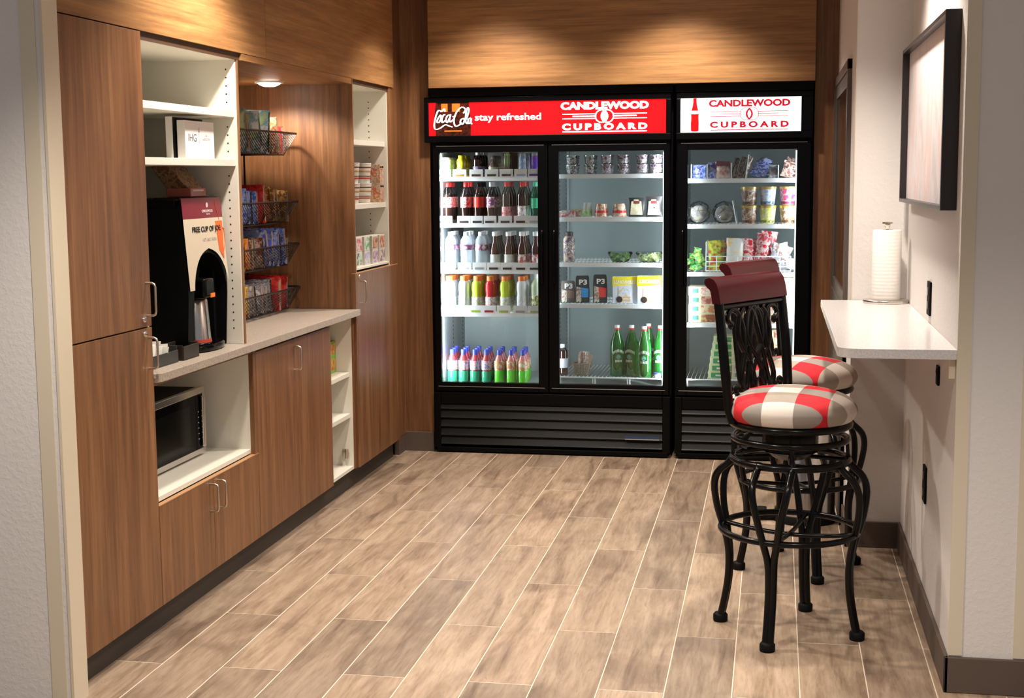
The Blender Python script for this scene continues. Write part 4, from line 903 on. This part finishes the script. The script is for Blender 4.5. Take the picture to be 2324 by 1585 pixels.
obj('drip_tray', B().lathe([(.0, .0), (.158, .0), (.170, .006), (.172, .022), (.162, .028), (.150, .022), (0, .020)], 30, (0, 0, 0), M=Matrix.Translation((-2.215, 5.105, .921)) @ Matrix.Diagonal((.55, 1, 1, 1))), BLKG, t, True)
obj('tray_neck', B().box(-2.30, -2.20, 4.95, 5.26, .921, .936), BLKG, t)
b = B().lathe([(.002, 0), (.0015, .003), (0, .003)], 8, (-2.45, 4.896, 1.0)); obj('badge', B().box(-2.46, -2.43, FY0+.0025, FY0+.004, .978, .982), GASK, t)
t = thing('steel_server', 'tall brushed steel coffee server standing in the coffee machine arch', 'coffee server', (-2.205, 5.078, .9485))
obj('server_body', B().lathe([(.060, 0), (.061, .004), (.059, .02), (.049, .168), (.046, .172)], 28), CHROME, t, True)
obj('lid', B().lathe([(.046, .171), (.043, .186), (.0, .190)], 20), BLKM, t, True)
obj('red_label', B().lathe([(.0615, .006), (.0597, .018)], 28), mat('dull_red', (.45, .04, .02), .4), t, True)
t = thing('bean_hopper', 'translucent brown bean hopper with maroon collar on top of the coffee machine', 'hopper', (-2.245, 5.135, 1.513))
M = Matrix.Translation((-.02, 0, .0)) @ Matrix.Rotation(-.30, 4, 'X') @ Matrix.Rotation(-.1, 4, 'Y')
obj('hopper_body', B().add([(-.05, -.07, .028), (.045, -.07, .028), (.045, .07, .028), (-.05, .07, .028), (-.11, -.085, .118), (-.03, -.085, .118), (-.03, .06, .118), (-.11, .06, .118)], [(0, 1, 5, 4), (1, 2, 6, 5), (2, 3, 7, 6), (3, 0, 4, 7), (4, 5, 6, 7), (3, 2, 1, 0)]), prt('bean_plastic', [(.20, .10, .05), (.34, .20, .10), (.14, .06, .03)], 60, .25), t, bevel=.006)
obj('collar', B().box(-.052, .048, -.073, .073, 0, .034), mat('collar_maroon', (.40, .11, .09), .35), t, bevel=.004)
obj('collar_print', B().box(.0485, .0495, -.055, .045, .022, .028), mat('ink_rose'), t)
# trays at the near end of the worktop
t = thing('condiment_tray', 'dark grey tray of white sweetener packets at the near end of the worktop', 'tray', (-2.19, 4.60, .921))
b = B().box(-.075, .062, -.14, .14, 0, .004).box(.058, .062, -.14, .14, .004, .045).box(-.075, -.071, -.14, .14, .004, .060).box(-.071, .058, -.14, -.136, .004, .05).box(-.071, .058, .136, .14, .004, .06)
obj('tray_body', b, GREYD, t, bevel=.0015)
rr = random.Random(9)
for i in range(22):
    o = obj('sweetener_packet', B().pouch(.045, .060, .007, nx=3, nz=4), mat('paper_white', (.80, .78, .72), .6), None, True)
    o.location = (-2.165+rr.uniform(-.06, .015), 4.49+.0108*i, .928+rr.uniform(0, .012)); o.rotation_euler = (rr.uniform(-.35, .1), rr.uniform(-.12, .12), rr.uniform(-.2, .2)+(.5 if i % 3 else .1))
    tag(o, 'white sweetener packet, %s from the near end of the dark grey tray' % (ORD+['nineteenth', 'twentieth', 'next to last', 'last'])[i], 'packet', 'sweetener packets in the grey tray')
t = thing('stirrer_box', 'small dark brown box between the packet tray and the coffee machine', 'box', (-2.165, 4.845, .921))
obj('box_body', B().box(-.045, .045, -.075, .065, 0, .004).box(.041, .045, -.075, .065, .004, .052).box(-.045, -.041, -.075, .065, .004, .058).box(-.041, .041, -.075, -.071, .004, .056).box(-.041, .041, .061, .065, .004, .056), mat('dark_brown_plastic', (.028, .018, .014), .45), t, bevel=.002)
# framed cards on the shelf
t = thing('sign_box', 'white sign box with thin grey letters on the shelf above the coffee machine', 'sign', (0, 0, 0))
obj('box_body', B().box(-2.170, -2.138, 4.893, 5.163, 1.6575, 1.797), mat('card_white', (.78, .75, .73), .4), t, bevel=.001)
text('lettering', 'IHG', -2.1375, 4.958, 1.735, .074, .028, mat('ink_grey', (.16, .16, .16), .5), t, facing='+x')
text('lettering', 'THE\nGUEST ROOM', -2.1375, 5.085, 1.738, .066, .022, mat('ink_light', (.45, .43, .42), .5), t, facing='+x')
obj('divider_line', B().box(-2.138, -2.1372, 5.019, 5.0205, 1.715, 1.760).add([(-2.1372, 5.014, 1.757), (-2.1372, 5.026, 1.757), (-2.1372, 5.020, 1.778)], [(0, 1, 2)]), mat('ink_grey2', (.35, .32, .3), .5), t)
t = thing('picture_frame', 'black-faced frame with white sides standing behind the white sign box', 'frame', (0, 0, 0))
obj('frame_body', B().box(-2.205, -2.178, 4.872, 5.145, 1.6575, 1.810), mat('card_white'), t, bevel=.001)
obj('black_face', B().box(-2.1778, -2.1755, 4.8735, 5.1435, 1.6575, 1.8085), BLKM, t)
t = thing('dark_canister', 'dark canister mostly hidden behind the tall cabinet door, second shelf', 'canister', (-2.30, 4.56, 1.6575))
obj('canister_body', B().lathe([(.035, 0), (.036, .05), (.034, .085), (.030, .092), (0, .092)], 18), GREYD, t, True); obj('band', B().lathe([(.0365, .012), (.0365, .02)], 18), GASK, t, True)
# ================================================================== microwave
t = thing('microwave_oven', 'black and stainless microwave oven in the white bay under the worktop', 'microwave', (0, 0, 0))
mx, my0, my1, mz0, mz1 = -2.245, 4.66, 5.232, .490, .757
obj('case', B().box(-2.62, mx-.02, my0+.004, my1-.004, mz0, mz1-.004), BLKM, t, bevel=.004)
obj('front_frame', B().box(mx-.022, mx, my0, my1, mz1-.026, mz1).box(mx-.022, mx, my0, my1, mz0, mz0+.022).box(mx-.022, mx, my1-.018, my1, mz0+.022, mz1-.026), CHROME, t, bevel=.002)
OVG = mat('oven_glass', (.002, .002, .0025), .12, spec=.04)
obj('door_glass', B().box(mx-.02, mx-.002, my0, my1-.085, mz0+.022, mz1-.026), OVG, t)
obj('window', B().box(mx-.0025, mx-.0012, my0+.03, my1-.14, mz0+.055, mz1-.06), mat('window_dark', (.004, .005, .004), .15, spec=.06), t)
obj('control_panel', B().box(mx-.02, mx-.0015, my1-.083, my1-.018, mz0+.022, mz1-.026), OVG, t)
obj('handle', B().box(mx, mx+.014, my1-.046, my1-.022, mz0+.028, mz1-.034), CHROME, t, bevel=.005, seg=3)
b = B()
for i in range(6): b.box(mx-.0012, mx-.0005, my1-.066, my1-.058, .66-.022*i, .664-.022*i)
obj('button_marks', b, mat('mark_grey', (.4, .4, .4), .5), t, kind='stuff')
for y in (my0+.05, my1-.05):
    for x in (-2.56, -2.30): obj('foot', B().lathe([(.014, 0), (.014, .010)], 10, (x, y, .4805)), BLKM, t)
# ================================================================== pantry shelf goods
soup = prt('soup_cup', [(.66, .60, .52), (.66, .60, .52), (.55, .32, .12), (.40, .05, .04)], 22, .35, (.3, .3, 2.6))
G = 'large white soup cups on the pantry shelf'
for i, y in enumerate((7.09, 7.34)):
    for lv in range(2):
        t = thing('soup_cup', 'large white soup cup with brown and red stripes, %s %s on the middle pantry shelf' % ('upper' if lv else 'lower', 'left' if i == 0 else 'right'), 'cup', (-2.175-.01*i, y-.03, 1.4475+.106*lv), 0, G)
        obj('cup_body', B().lathe([(.034, 0), (.036, .004), (.045, .098), (.046, .104)], 20), mat('cup_white', (.66, .62, .55), .4), t, True)
        obj('lid', B().lathe([(.0465, .102), (.0465, .1055), (0, .1055)], 20), WHT, t, True)
        f = lambda z: .036+.009*z/.098+.0005
        for z0, z1, c in ((.080, .086, (.12, .05, .03)), (.058, .066, (.45, .25, .12)), (.022, .029, (.45, .04, .03)), (.034, .038, (.10, .04, .03))):
            obj('stripe', B().lathe([(f(z0), z0), (f(z1), z1)], 20), paint(c), t, True)
nood = prt('noodle_box', [(.62, .50, .18), (.50, .04, .03), (.6, .52, .4), (.42, .25, .12)], 32, .4, (1, 1, .8))
for i, y in enumerate((7.415, 7.452)):
    for lv in range(2):
        t = thing('noodle_packet', 'yellow and red noodle box, %s %s at the right of the middle pantry shelf' % ('upper' if lv else 'lower', 'left' if i == 0 else 'right'), 'food box', (-2.160, y, 1.4475+.104*lv), PI/2, 'yellow and red noodle boxes')
        obj('box_body', B().box(-.017, .017, -.045, .10, 0, .101), nood, t, bevel=.001)
        obj('black_word', B().box(-.014, .013, -.0458, -.0449, .084, .092), BLKM, t)
cols = [[('red and white', [(.55, .02, .04), (.7, .65, .6), (.5, .03, .05)]), ('bright green', [(.03, .35, .08), (.03, .35, .08), (.7, .7, .65)]), ('brown and tan', [(.45, .2, .1), (.6, .45, .3), (.35, .1, .06)]), ('brown and red', [(.45, .2, .1), (.5, .1, .05), (.62, .5, .35)])],
        [('green and white', [(.15, .35, .12), (.65, .68, .6), (.05, .1, .05)]), ('white and violet', [(.7, .7, .7), (.35, .3, .55), (.65, .65, .66)]), ('red and purple', [(.5, .03, .05), (.2, .08, .3), (.6, .5, .5)]), ('red and violet', [(.5, .04, .04), (.2, .1, .35), (.65, .6, .4)])]]
for r in range(2):
    for i, y in enumerate((7.06, 7.185, 7.315, 7.430)):
        nm, c = cols[r][i]
        t = thing('cereal_cup_box', '%s small food box, %s row, %s from left on the lowest pantry shelf' % (nm, 'upper' if r == 0 else 'lower', ORD[i]), 'food box', (-2.145-.006*(3-i), y-.01, 1.1225+(.0755 if r == 0 else 0)), PI/2, 'small food boxes on the lowest pantry shelf')
        obj('box_body', B().box(-.052, .052, -.028, .06, 0, .074), mat('box_offwhite', (.66, .64, .56), .4), t, bevel=.001)
        obj('front_print', B().box(-.046, .046, -.0288, -.0279, .006, .068), prt('goods_%d%d' % (r, i), c, 26), t)
gy = prt('cracker_box', [(.55, .12, .03), (.62, .42, .04), (.45, .10, .03)], 28)
for i, (x, y, lv) in enumerate([(-2.22, 6.70, 0), (-2.22, 6.70, 1), (-2.30, 6.70, 0), (-2.30, 6.70, 1)]):
    t = thing('cracker_box', 'orange and green cracker box, %s %s in the open base cabinet' % ('upper' if lv else 'lower', 'front' if i < 2 else 'rear'), 'food box', (x, y, .6035+.0805*lv), 0, 'cracker boxes in the open base cabinet')
    obj('box_body', B().box(-.038, .038, -.055, .055, 0, .080), mat('box_green', (.20, .42, .05), .4), t, bevel=.001)
    obj('front_print', B().box(-.034, .034, -.0558, -.0549, .014, .076).box(.0379, .0388, -.05, .05, .016, .070), gy, t)
t = thing('candy_box', 'red, white and blue box at the front left of the open base cabinet', 'food box', (-2.175, 6.50, .6035), 0)
obj('box_body', B().box(-.030, .030, -.07, .06, 0, .065), RED, t, bevel=.001); obj('blue_print', B().box(-.024, .0, -.0708, -.0699, .01, .055), BLU, t)
t = thing('black_clip', 'small black ring-shaped clip on the cracker boxes in the open base cabinet', 'clip', (-2.24, 6.70, .7655))
obj('ring', B().tube([(0, .016*math.cos(k*PI/8), .018+.016*math.sin(k*PI/8)) for k in range(16)], .006, 8, True), BLKM, t, True); obj('clip_foot', B().box(-.012, .012, -.02, .02, 0, .006), BLKM, t, bevel=.002)
# ================================================================== snack rack in the niche
t = thing('wire_basket_rack', 'black four-tier wire rack with angled baskets in the walnut niche', 'rack', (0, 0, 0))
RY0, RY1 = 5.80, 6.735; TZ = [1.802, 1.469, 1.258, 1.040]
b = B()
for y in (RY0-.02, RY1+.02):
    b.tube([(-2.64, y, .924), (-2.64, y, 1.78)], .005, 6); b.tube([(-2.64, y, .925), (-2.44, y, .925)], .005, 6)
    for z in TZ: b.tube([(-2.64, y, z-.02), (-2.42, y, z-.02), (-2.42, y, z-.05)], .0035, 6)
for z in (.925, 1.78): b.tube([(-2.64, RY0-.02, z), (-2.64, RY1+.02, z)], .005, 6)
obj('frame', b, BLK, t)
WIRE = mat('black_wire', (.008, .007, .007), .35)
for z in TZ:
    b = B(); h = .105; xb0, xb1, xt0, xt1 = -2.64, -2.395, -2.655, -2.345; yb0, yb1 = RY0+.05, RY1-.075; z0 = z-h
    b.tube([(xt0, RY0, z), (xt0, RY1, z), (xt1-.03, RY1, z), (xt1, RY1-.03, z), (xt1, RY0+.03, z), (xt1-.03, RY0, z)], .0052, 6, True)
    b.tube([(xb0, yb0, z0), (xb0, yb1, z0), (xb1, yb1, z0), (xb1, yb0, z0)], .0038, 6, True)
    N = 40
    for k in range(N+1):
        q = k/N; b.tube([(xt1, RY0+.02+(RY1-RY0-.04)*q, z), (xb1, yb0+(yb1-yb0)*q, z0)], .0018, 4)
        if k % 2 == 0: b.tube([(xb1, yb0+(yb1-yb0)*q, z0), (xb0, yb0+(yb1-yb0)*q, z0)], .0013, 4)
    for k in range(1, 14):
        q = k/14
        for yt, yb_ in ((RY0, yb0), (RY1, yb1)): b.tube([(xt0+(xt1-xt0)*q, yt, z), (xb0+(xb1-xb0)*q, yb_, z0)], .0013, 4)
    obj('wire_basket', b, WIRE, t)
TIER = ['top', 'second', 'third', 'lowest']
def fill(ti, items, lean=.18):
    z = TZ[ti]-.098; n = len(items); rr = random.Random(100+ti); cnt = {}
    for i, (nm, m, h, w, th) in enumerate(items):
        y = RY0+.045+(RY1-RY0-.090)*(i+.5)/n
        pouch('snack_pouch', '%s snack pouch, %s from left in the %s wire basket' % (nm, ORD[i], TIER[ti]), 'snack', -2.482+rr.uniform(-.012, .012), y, z, w, h*1.10, th, m, rr.uniform(-.16, .16), 'snack pouches in the %s wire basket' % TIER[ti], rr.uniform(-.08, .08), rr.uniform(-.03, lean), nx=5, nz=6, seal=SEALS[(i+ti) % 4])
SEALS = [mat('seal_tan', (.45, .36, .24), .3), mat('seal_silver', (.5, .48, .48), .25, .6), mat('seal_dark', (.05, .03, .02), .4), mat('seal_pink', (.5, .30, .26), .3)]
P = lambda n, c, s=26: prt('bag_'+n, c, s, .22)
wr = P('white_red', [(.78, .76, .72), (.6, .1, .06), (.8, .78, .75), (.7, .25, .12)], 12); wb = P('white_blue', [(.75, .8, .82), (.8, .82, .82), (.2, .45, .6), (.5, .6, .3)], 12)
gn = P('green', [(.12, .3, .06), (.5, .5, .1), (.6, .55, .3)], 18); orr = P('orange', [(.75, .18, .03), (.8, .35, .05), (.5, .05, .02)], 20)
rd = P('red', [(.55, .02, .02), (.65, .05, .03), (.4, .02, .02)], 26); ry = P('red_yellow', [(.6, .03, .02), (.7, .42, .03), (.72, .48, .05), (.55, .03, .02)], 9)
pu = P('purple', [(.25, .04, .35), (.5, .3, .6), (.65, .55, .62), (.1, .05, .3)], 22); bl = P('blue', [(.04, .08, .5), (.1, .2, .65), (.4, .5, .75), (.05, .1, .4)], 22)
gd = P('gold_brown', [(.35, .16, .03), (.12, .05, .02), (.5, .3, .1)], 26); db = P('dark_silver', [(.06, .05, .07), (.35, .33, .36), (.1, .08, .1), (.5, .48, .5)], 34)
lb = P('blue_silver', [(.1, .3, .7), (.35, .38, .5), (.08, .12, .5)], 18); br = P('brown_red', [(.2, .03, .02), (.12, .04, .02), (.45, .3, .25)], 28)
fill(0, [('white and red', wr, .165, .20, .07), ('white and red', wr, .17, .20, .07), ('white and red', wr, .15, .2, .06), ('white and blue', wb, .18, .21, .07), ('green and yellow', gn, .145, .2, .05), ('white and blue', wb, .175, .21, .07), ('white and blue', wb, .185, .21, .07), ('green and yellow', gn, .14, .2, .06), ('white and red', wr, .155, .20, .06), ('red', rd, .12, .18, .05)])
fill(1, [('purple', pu, .145, .2, .06), ('purple', pu, .14, .2, .06), ('purple', pu, .14, .2, .06), ('blue', bl, .15, .21, .06), ('blue', bl, .15, .21, .06), ('blue', bl, .14, .2, .06), ('blue', bl, .14, .2, .05), ('red', rd, .165, .2, .05), ('orange', orr, .16, .2, .05), ('gold and brown', gd, .15, .2, .035), ('gold and brown', gd, .145, .2, .035), ('gold and brown', gd, .14, .2, .035), ('gold and brown', gd, .14, .2, .035)])
fill(2, [('orange', orr, .13, .19, .05)]*6+[('brown and red', br, .13, .19, .035)]*3+[('blue and silver', lb, .16, .2, .045)]*3+[('blue', bl, .165, .2, .045), ('blue', bl, .16, .2, .04), ('dark silver', db, .12, .18, .04)])
fill(3, [('red and yellow', ry, .135, .19, .05)]*6+[('dark silver', db, .135, .19, .04)]*4+[('dark silver', db, .14, .19, .04)]*2+[('red', rd, .15, .2, .045)]*3+[('dark silver', db, .13, .18, .04)])
# ================================================================== bar counter and what stands on it
b = B(); x0, x1, y0, y1, r = .192, .5395, 4.312, 5.995, .06
pl = [(x1, y0), (x1, y1), (x0, y1)]+[(x0+r-r*math.cos(a*PI/16), y0+r-r*math.sin(a*PI/16)) for a in range(9)]
b.prism(pl, 1.027, 1.057, plane='xy')
tag(obj('bar_counter', b, BARTOP, bevel=.0015), 'narrow pale grey stone bar counter fixed to the right wall behind the stools', 'counter')
t = thing('wall_bracket', 'small cream cleat and black bolt fixed under the near end of the bar counter', 'bracket', (0, 0, 0))
obj('cleat', B().box(.520, .5395, 4.34, 4.40, .965, 1.026), GUARD, t, bevel=.002); obj('bolt', B().lathe([(.012, 0), (.012, .01), (0, .012)], 12, M=Matrix.Translation((.5395, 4.76, .93)) @ Matrix.Rotation(-PI/2, 4, 'Y')), BLKM, t, True)
obj('cover_plate', B().box(.531, .5395, 4.735, 4.785, .885, .950), BLKM, t, bevel=.003)
t = thing('paper_towel_holder', 'round steel paper towel holder base and post on the bar counter', 'towel holder', (.448, 5.885, 1.0575))
obj('base', B().lathe([(.090, 0), (.092, .003), (.092, .011), (.089, .014), (0, .014)], 36), CHROME, t, True); obj('post', B().lathe([(.006, .014), (.006, .312)], 10), CHROME, t, True)
obj('finial', B().lathe([(.009, .300), (.010, .312), (.012, .318), (.021, .322), (.021, .328), (0, .330)], 18), CHROME, t, True)
ptm, nt, bb = newmat('quilted_paper'); bb.inputs['Base Color'].default_value = (.82, .79, .75, 1); bb.inputs['Roughness'].default_value = .9
wv = nt.nodes.new('ShaderNodeTexWave'); wv.bands_direction = 'Z'; wv.inputs['Scale'].default_value = 22; wv.inputs['Distortion'].default_value = .6; tc = nt.nodes.new('ShaderNodeTexCoord'); nt.links.new(tc.outputs['Object'], wv.inputs['Vector'])
bp = nt.nodes.new('ShaderNodeBump'); bp.inputs['Strength'].default_value = .14; bp.inputs['Distance'].default_value = .003; nt.links.new(wv.outputs['Fac'], bp.inputs['Height']); nt.links.new(bp.outputs[0], bb.inputs['Normal'])
t = thing('paper_towel_roll', 'white paper towel roll standing on the steel holder', 'paper towel', (.448, 5.885, 1.072))
obj('paper', B().lathe([(.0555, 0), (.0575, .004), (.0575, .278), (.055, .282), (.021, .282)], 36), ptm, t, True)
obj('core', B().lathe([(.021, .2825), (.017, .2825), (.017, .2)], 20), mat('cardboard', (.35, .25, .16), .8), t, True)
# outlets
for z0, z1, y0, y1, lab in ((1.085, 1.203, 5.05, 5.135, 'black wall outlet above the bar counter on the right wall'), (.418, .548, 5.03, 5.11, 'black wall outlet low on the right wall beneath the bar counter')):
    t = thing('wall_outlet', lab, 'outlet', (0, 0, 0))
    obj('cover_plate', B().box(.532, .5395, y0, y1, z0, z1), BLKM, t, bevel=.0015)
    for zc in (z0+.035, z1-.035): obj('socket', B().box(.530, .532, (y0+y1)/2-.017, (y0+y1)/2+.017, zc-.014, zc+.014), mat('socket_brown', (.06, .035, .025), .4), t, bevel=.001)
# wall art
t = thing('wall_art', 'pale pink and white abstract picture in a dark metal frame on the right wall', 'picture', (0, 0, 0))
FR = mat('gunmetal_frame', (.035, .03, .03), .32, .5); ay0, ay1, az0, az1 = 4.44, 5.90, 1.468, 2.068
obj('frame', B().box(.492, .5395, ay0, ay0+.022, az0, az1).box(.492, .5395, ay1-.022, ay1, az0, az1).box(.492, .5395, ay0+.022, ay1-.022, az0, az0+.014).box(.492, .5395, ay0+.022, ay1-.022, az1-.014, az1), FR, t, bevel=.001)
m, nt, bb = newmat('abstract_wash'); v = coords(nt, (1, 2.2, .8), False); f = noise(nt, v, 2.2, 7, .62, 1.0); rp = ramp(nt, [(.34, (.66, .61, .60)), (.48, (.80, .76, .78)), (.58, (.80, .62, .60)), (.68, (.86, .83, .83))]); nt.links.new(f, rp.inputs[0]); nt.links.new(rp.outputs[0], bb.inputs['Base Color']); bb.inputs['Roughness'].default_value = .5
obj('canvas', B().box(.518, .528, ay0+.022, ay1-.022, az0+.014, az1-.014), m, t)
# step bin
t = thing('step_bin', 'round stainless steel step trash bin standing behind the bar stools', 'trash can', (.150, 6.45, 0))
obj('bin_body', B().lathe([(.138, .02), (.138, .58), (.134, .585)], 36), CHROME, t, True); obj('base_ring', B().lathe([(.142, 0), (.142, .035), (.138, .04)], 36), BLKM, t, True)
obj('lid', B().lathe([(.140, .585), (.140, .605), (.12, .63), (.06, .645), (0, .648)], 36), BLKG, t, True)
obj('pedal', B().box(-.19, -.13, -.05, .03, .012, .03).box(-.215, -.17, -.055, .035, .012, .05), BLKM, t, bevel=.006)
# ================================================================== bar stools
STL = mat('stool_black_enamel', (.003, .003, .003), .22, spec=.22)
MARO = mat('cherry_wood', (.060, .004, .008), .30, spec=.25)
m, nt, bb = newmat('buffalo_check_fabric'); tc = nt.nodes.new('ShaderNodeTexCoord'); sp_ = nt.nodes.new('ShaderNodeSeparateXYZ'); nt.links.new(tc.outputs['Object'], sp_.inputs[0])
def par(out, off, per):
    a = nt.nodes.new('ShaderNodeMath'); a.operation = 'ADD'; a.inputs[1].default_value = off; nt.links.new(out, a.inputs[0])
    d = nt.nodes.new('ShaderNodeMath'); d.operation = 'DIVIDE'; d.inputs[1].default_value = per; nt.links.new(a.outputs[0], d.inputs[0])
    f = nt.nodes.new('ShaderNodeMath'); f.operation = 'FRACT'; nt.links.new(d.outputs[0], f.inputs[0])
    g = nt.nodes.new('ShaderNodeMath'); g.operation = 'GREATER_THAN'; g.inputs[1].default_value = .5; nt.links.new(f.outputs[0], g.inputs[0]); return g.outputs[0]
px_, py_ = par(sp_.outputs[0], .0625+.21*6, .21), par(sp_.outputs[1], .095+.17*6, .17)
r1_ = mixc(nt, px_, (.78, .70, .63), (.30, .26, .23)); r2_ = mixc(nt, px_, (.42, .36, .30), (.62, .012, .022)); cc = mixc(nt, py_, r1_, r2_)
wn = noise(nt, tc.outputs['Object'], 900, 2, .5); wr_ = ramp(nt, [(.3, (.86, .86, .86)), (.7, (1.08, 1.08, 1.08))]); nt.links.new(wn, wr_.inputs[0]); cc = mixc(nt, 1.0, cc, wr_.outputs[0], 'MULTIPLY')
nt.links.new(cc, bb.inputs['Base Color']); bb.inputs['Roughness'].default_value = .85; PLAID = m
def smooth_path(P, k=5):
    P = [Vector(p) for p in P]; Q = []
    for i in range(len(P)-1):
        a = P[max(0, i-1)]; b_ = P[i]; c = P[i+1]; d = P[min(len(P)-1, i+2)]
        for j in range(k):
            u = j/k; Q.append(.5*((2*b_)+(-a+c)*u+(2*a-5*b_+4*c-d)*u*u+(-a+3*b_-3*c+d)*u**3))
    return Q+[P[-1]]
def stool(label, x, y, leg, seat, plaid_rot, off=0):
    t = thing('bar_stool', label, 'stool', (x, y, 0), 0, 'swivel bar stools with maroon back rails')
    for k in range(4):
        a = leg+k*PI/2
        def pt(r, z, da=0): return (r*math.cos(a+da), r*math.sin(a+da), z)
        b = B()
        for s in (-1, 1):
            P = [pt(.190, .625, s*.30), pt(.205, .595, s*.29), pt(.245, .555, s*.25), pt(.258, .505, s*.21), pt(.250, .43, s*.15), pt(.232, .36, s*.10), pt(.218, .30, s*.052), pt(.212, .24, s*.04), pt(.215, .16, s*.036), pt(.228, .08, s*.034), pt(.243, .012, s*.034)]
            b.tube(smooth_path(P, 4), .0128, 8)
        l = obj('leg', b, STL, t, True)
        c = Vector(pt(.243, 0)); obj('foot_cap', B().lathe([(.025, 0), (.026, .004), (.026, .024), (.021, .030)], 14, tuple(c)), BLKM, l, True)
    rg = lambda r, z, tr, n=40: B().tube([(r*math.cos(2*PI*k/n), r*math.sin(2*PI*k/n), z) for k in range(n)], tr, 8, True)
    obj('foot_ring', rg(.234, .365, .0112), STL, t, True)
    b = B()
    for k in range(2):
        a = leg+k*PI/2; P = [(.23*math.cos(a)*q, .23*math.sin(a)*q, .365-.022*(1-q*q)) for q in (-1, -.7, -.35, 0, .35, .7, 1)]; b.tube(smooth_path(P, 3), .0080, 7)
    obj('cross_brace', b, STL, t, True)
    obj('lower_ring', rg(.195, .612, .0135), STL, t, True); obj('middle_ring', rg(.192, .685, .011), STL, t, True)
    obj('swivel_plate', B().lathe([(.05, .612), (.095, .64), (.095, .71), (.17, .72), (.17, .738), (0, .740)], 24), STL, t, True)
    b = B()
    for k in range(4):
        a = leg+k*PI/2+.3; b.tube([(.05*math.cos(a), .05*math.sin(a), .62), (.195*math.cos(a), .195*math.sin(a), .612)], .008, 6)
        b.tube([(.190*math.cos(a), .190*math.sin(a), .690), (.195*math.cos(a), .195*math.sin(a), .612)], .007, 6)
    obj('swivel_arms', b, STL, t)
    s = obj('seat_frame', rg(.198, .737, .013), STL, t, True)
    cu = obj('cushion', B().lathe([(max(0, p.x), p.z) for p in smooth_path([(.0, 0, .0), (.10, 0, .0), (.19, 0, .0), (.212, 0, .010), (.223, 0, .030), (.222, 0, .048), (.205, 0, .072), (.165, 0, .092), (.11, 0, .104), (.05, 0, .109), (0, 0, .110)], 4)], 72), PLAID, t, True)
    cu.location = (0, 0, .748); cu.rotation_euler = (0, 0, plaid_rot)
    # back: local frame u = along the rail, n = outward from the seat
    n = Vector((-math.cos(seat), -math.sin(seat), 0)); u = Vector((-n.y, n.x, 0))
    if u.y < 0: u = -u
    hw = .208; zb_, zt_ = .815, 1.136
    def bp_(s_, z): 
        q = (z-.72)/(1.24-.72); return n*(.158+.040*q+.018*q*q)+u*(s_)+Vector((off, 0, z))
    for sg in (-1, 1):
        P = [bp_(sg*hw*.94, .745)-n*.01]+[bp_(sg*hw*(.94+.06*min(1, (z-.74)/.2)), z) for z in (.79, .85, .92, 1.0, 1.08, 1.15)]
        obj('back_post', B().tube(smooth_path(P, 3), .0175, 8), STL, t, True)
    obj('back_crossbar', B().tube([bp_(-hw*.96, zb_), bp_(0, zb_), bp_(hw*.96, zb_)], .010, 8), STL, t, True); b = B().tube([bp_(-hw, zt_), bp_(hw, zt_)], .012, 8)
    obj('back_crossbar', b, STL, t, True)
    # maroon rail with rolled top
    prof = [(-.016, 1.148), (.016, 1.148), (.017, 1.165), (.017, 1.180), (.020, 1.194), (.034, 1.207), (.040, 1.220), (.034, 1.232), (.018, 1.238), (.0, 1.232), (-.010, 1.216), (-.014, 1.195), (-.016, 1.165)]
    vs = []; m_ = len(prof)
    for sg in (-1, 1):
        for d_, z in prof: p = bp_(sg*(hw+.016), z)+n*d_; vs.append(tuple(p))
    obj('back_rail', B().add(vs, [tuple(range(m_)), tuple(range(2*m_-1, m_-1, -1))]+[(i, i+m_, (i+1) % m_+m_, (i+1) % m_) for i in range(m_)]), MARO, t, True, bevel=.0015)
    # scrollwork
    b = B(); H = zt_-zb_
    def fl(pts, r=.0075): b.tube(smooth_path([bp_(hw*(q[0]*2-1), zb_+H*q[1])+n*q[2] if len(q) > 2 else bp_(hw*(q[0]*2-1), zb_+H*q[1]) for q in pts], 5), r*1.3, 7)
    for m1 in (0, 1):
        f = (lambda q: (1-q[0], q[1])) if m1 else (lambda q: q)
        fl([f(q) for q in [(.16, .80), (.10, .87), (.16, .95), (.26, .93), (.33, .75), (.32, .5), (.24, .22), (.30, .06), (.42, .05), (.46, .2)]])
        fl([f(q) for q in [(.36, .96), (.28, .86), (.26, .62), (.40, .35), (.44, .15), (.36, .04), (.22, .10)]])
        fl([f(q) for q in [(.50, .98), (.40, .88), (.38, .62), (.50, .42), (.60, .20), (.56, .05), (.44, .03)]])
        fl([f(q) for q in [(.14, .10), (.20, .02), (.30, .08), (.36, .30), (.42, .60), (.50, .90), (.58, .97)]])
        for q in ((.155, .80), (.15, .12)):
            c = bp_(hw*(f(q)[0]*2-1), zb_+H*q[1]); b.lathe([(0, -.010), (.012, -.007), (.016, 0), (.012, .007), (0, .010)], 12, M=Matrix.Translation(c) @ Matrix.Rotation(seat, 4, 'Z') @ Matrix.Rotation(PI/2, 4, 'Y'))
    obj('scrollwork', b, STL, t, True)
    return t
stool('black metal swivel bar stool with red check seat, nearer the camera', .0615, 4.828, math.radians(-16), math.radians(-30), math.radians(-10), .035)
stool('black metal swivel bar stool with red check seat, behind the nearer stool', .1065, 5.649, math.radians(18), math.radians(-24), math.radians(-25))
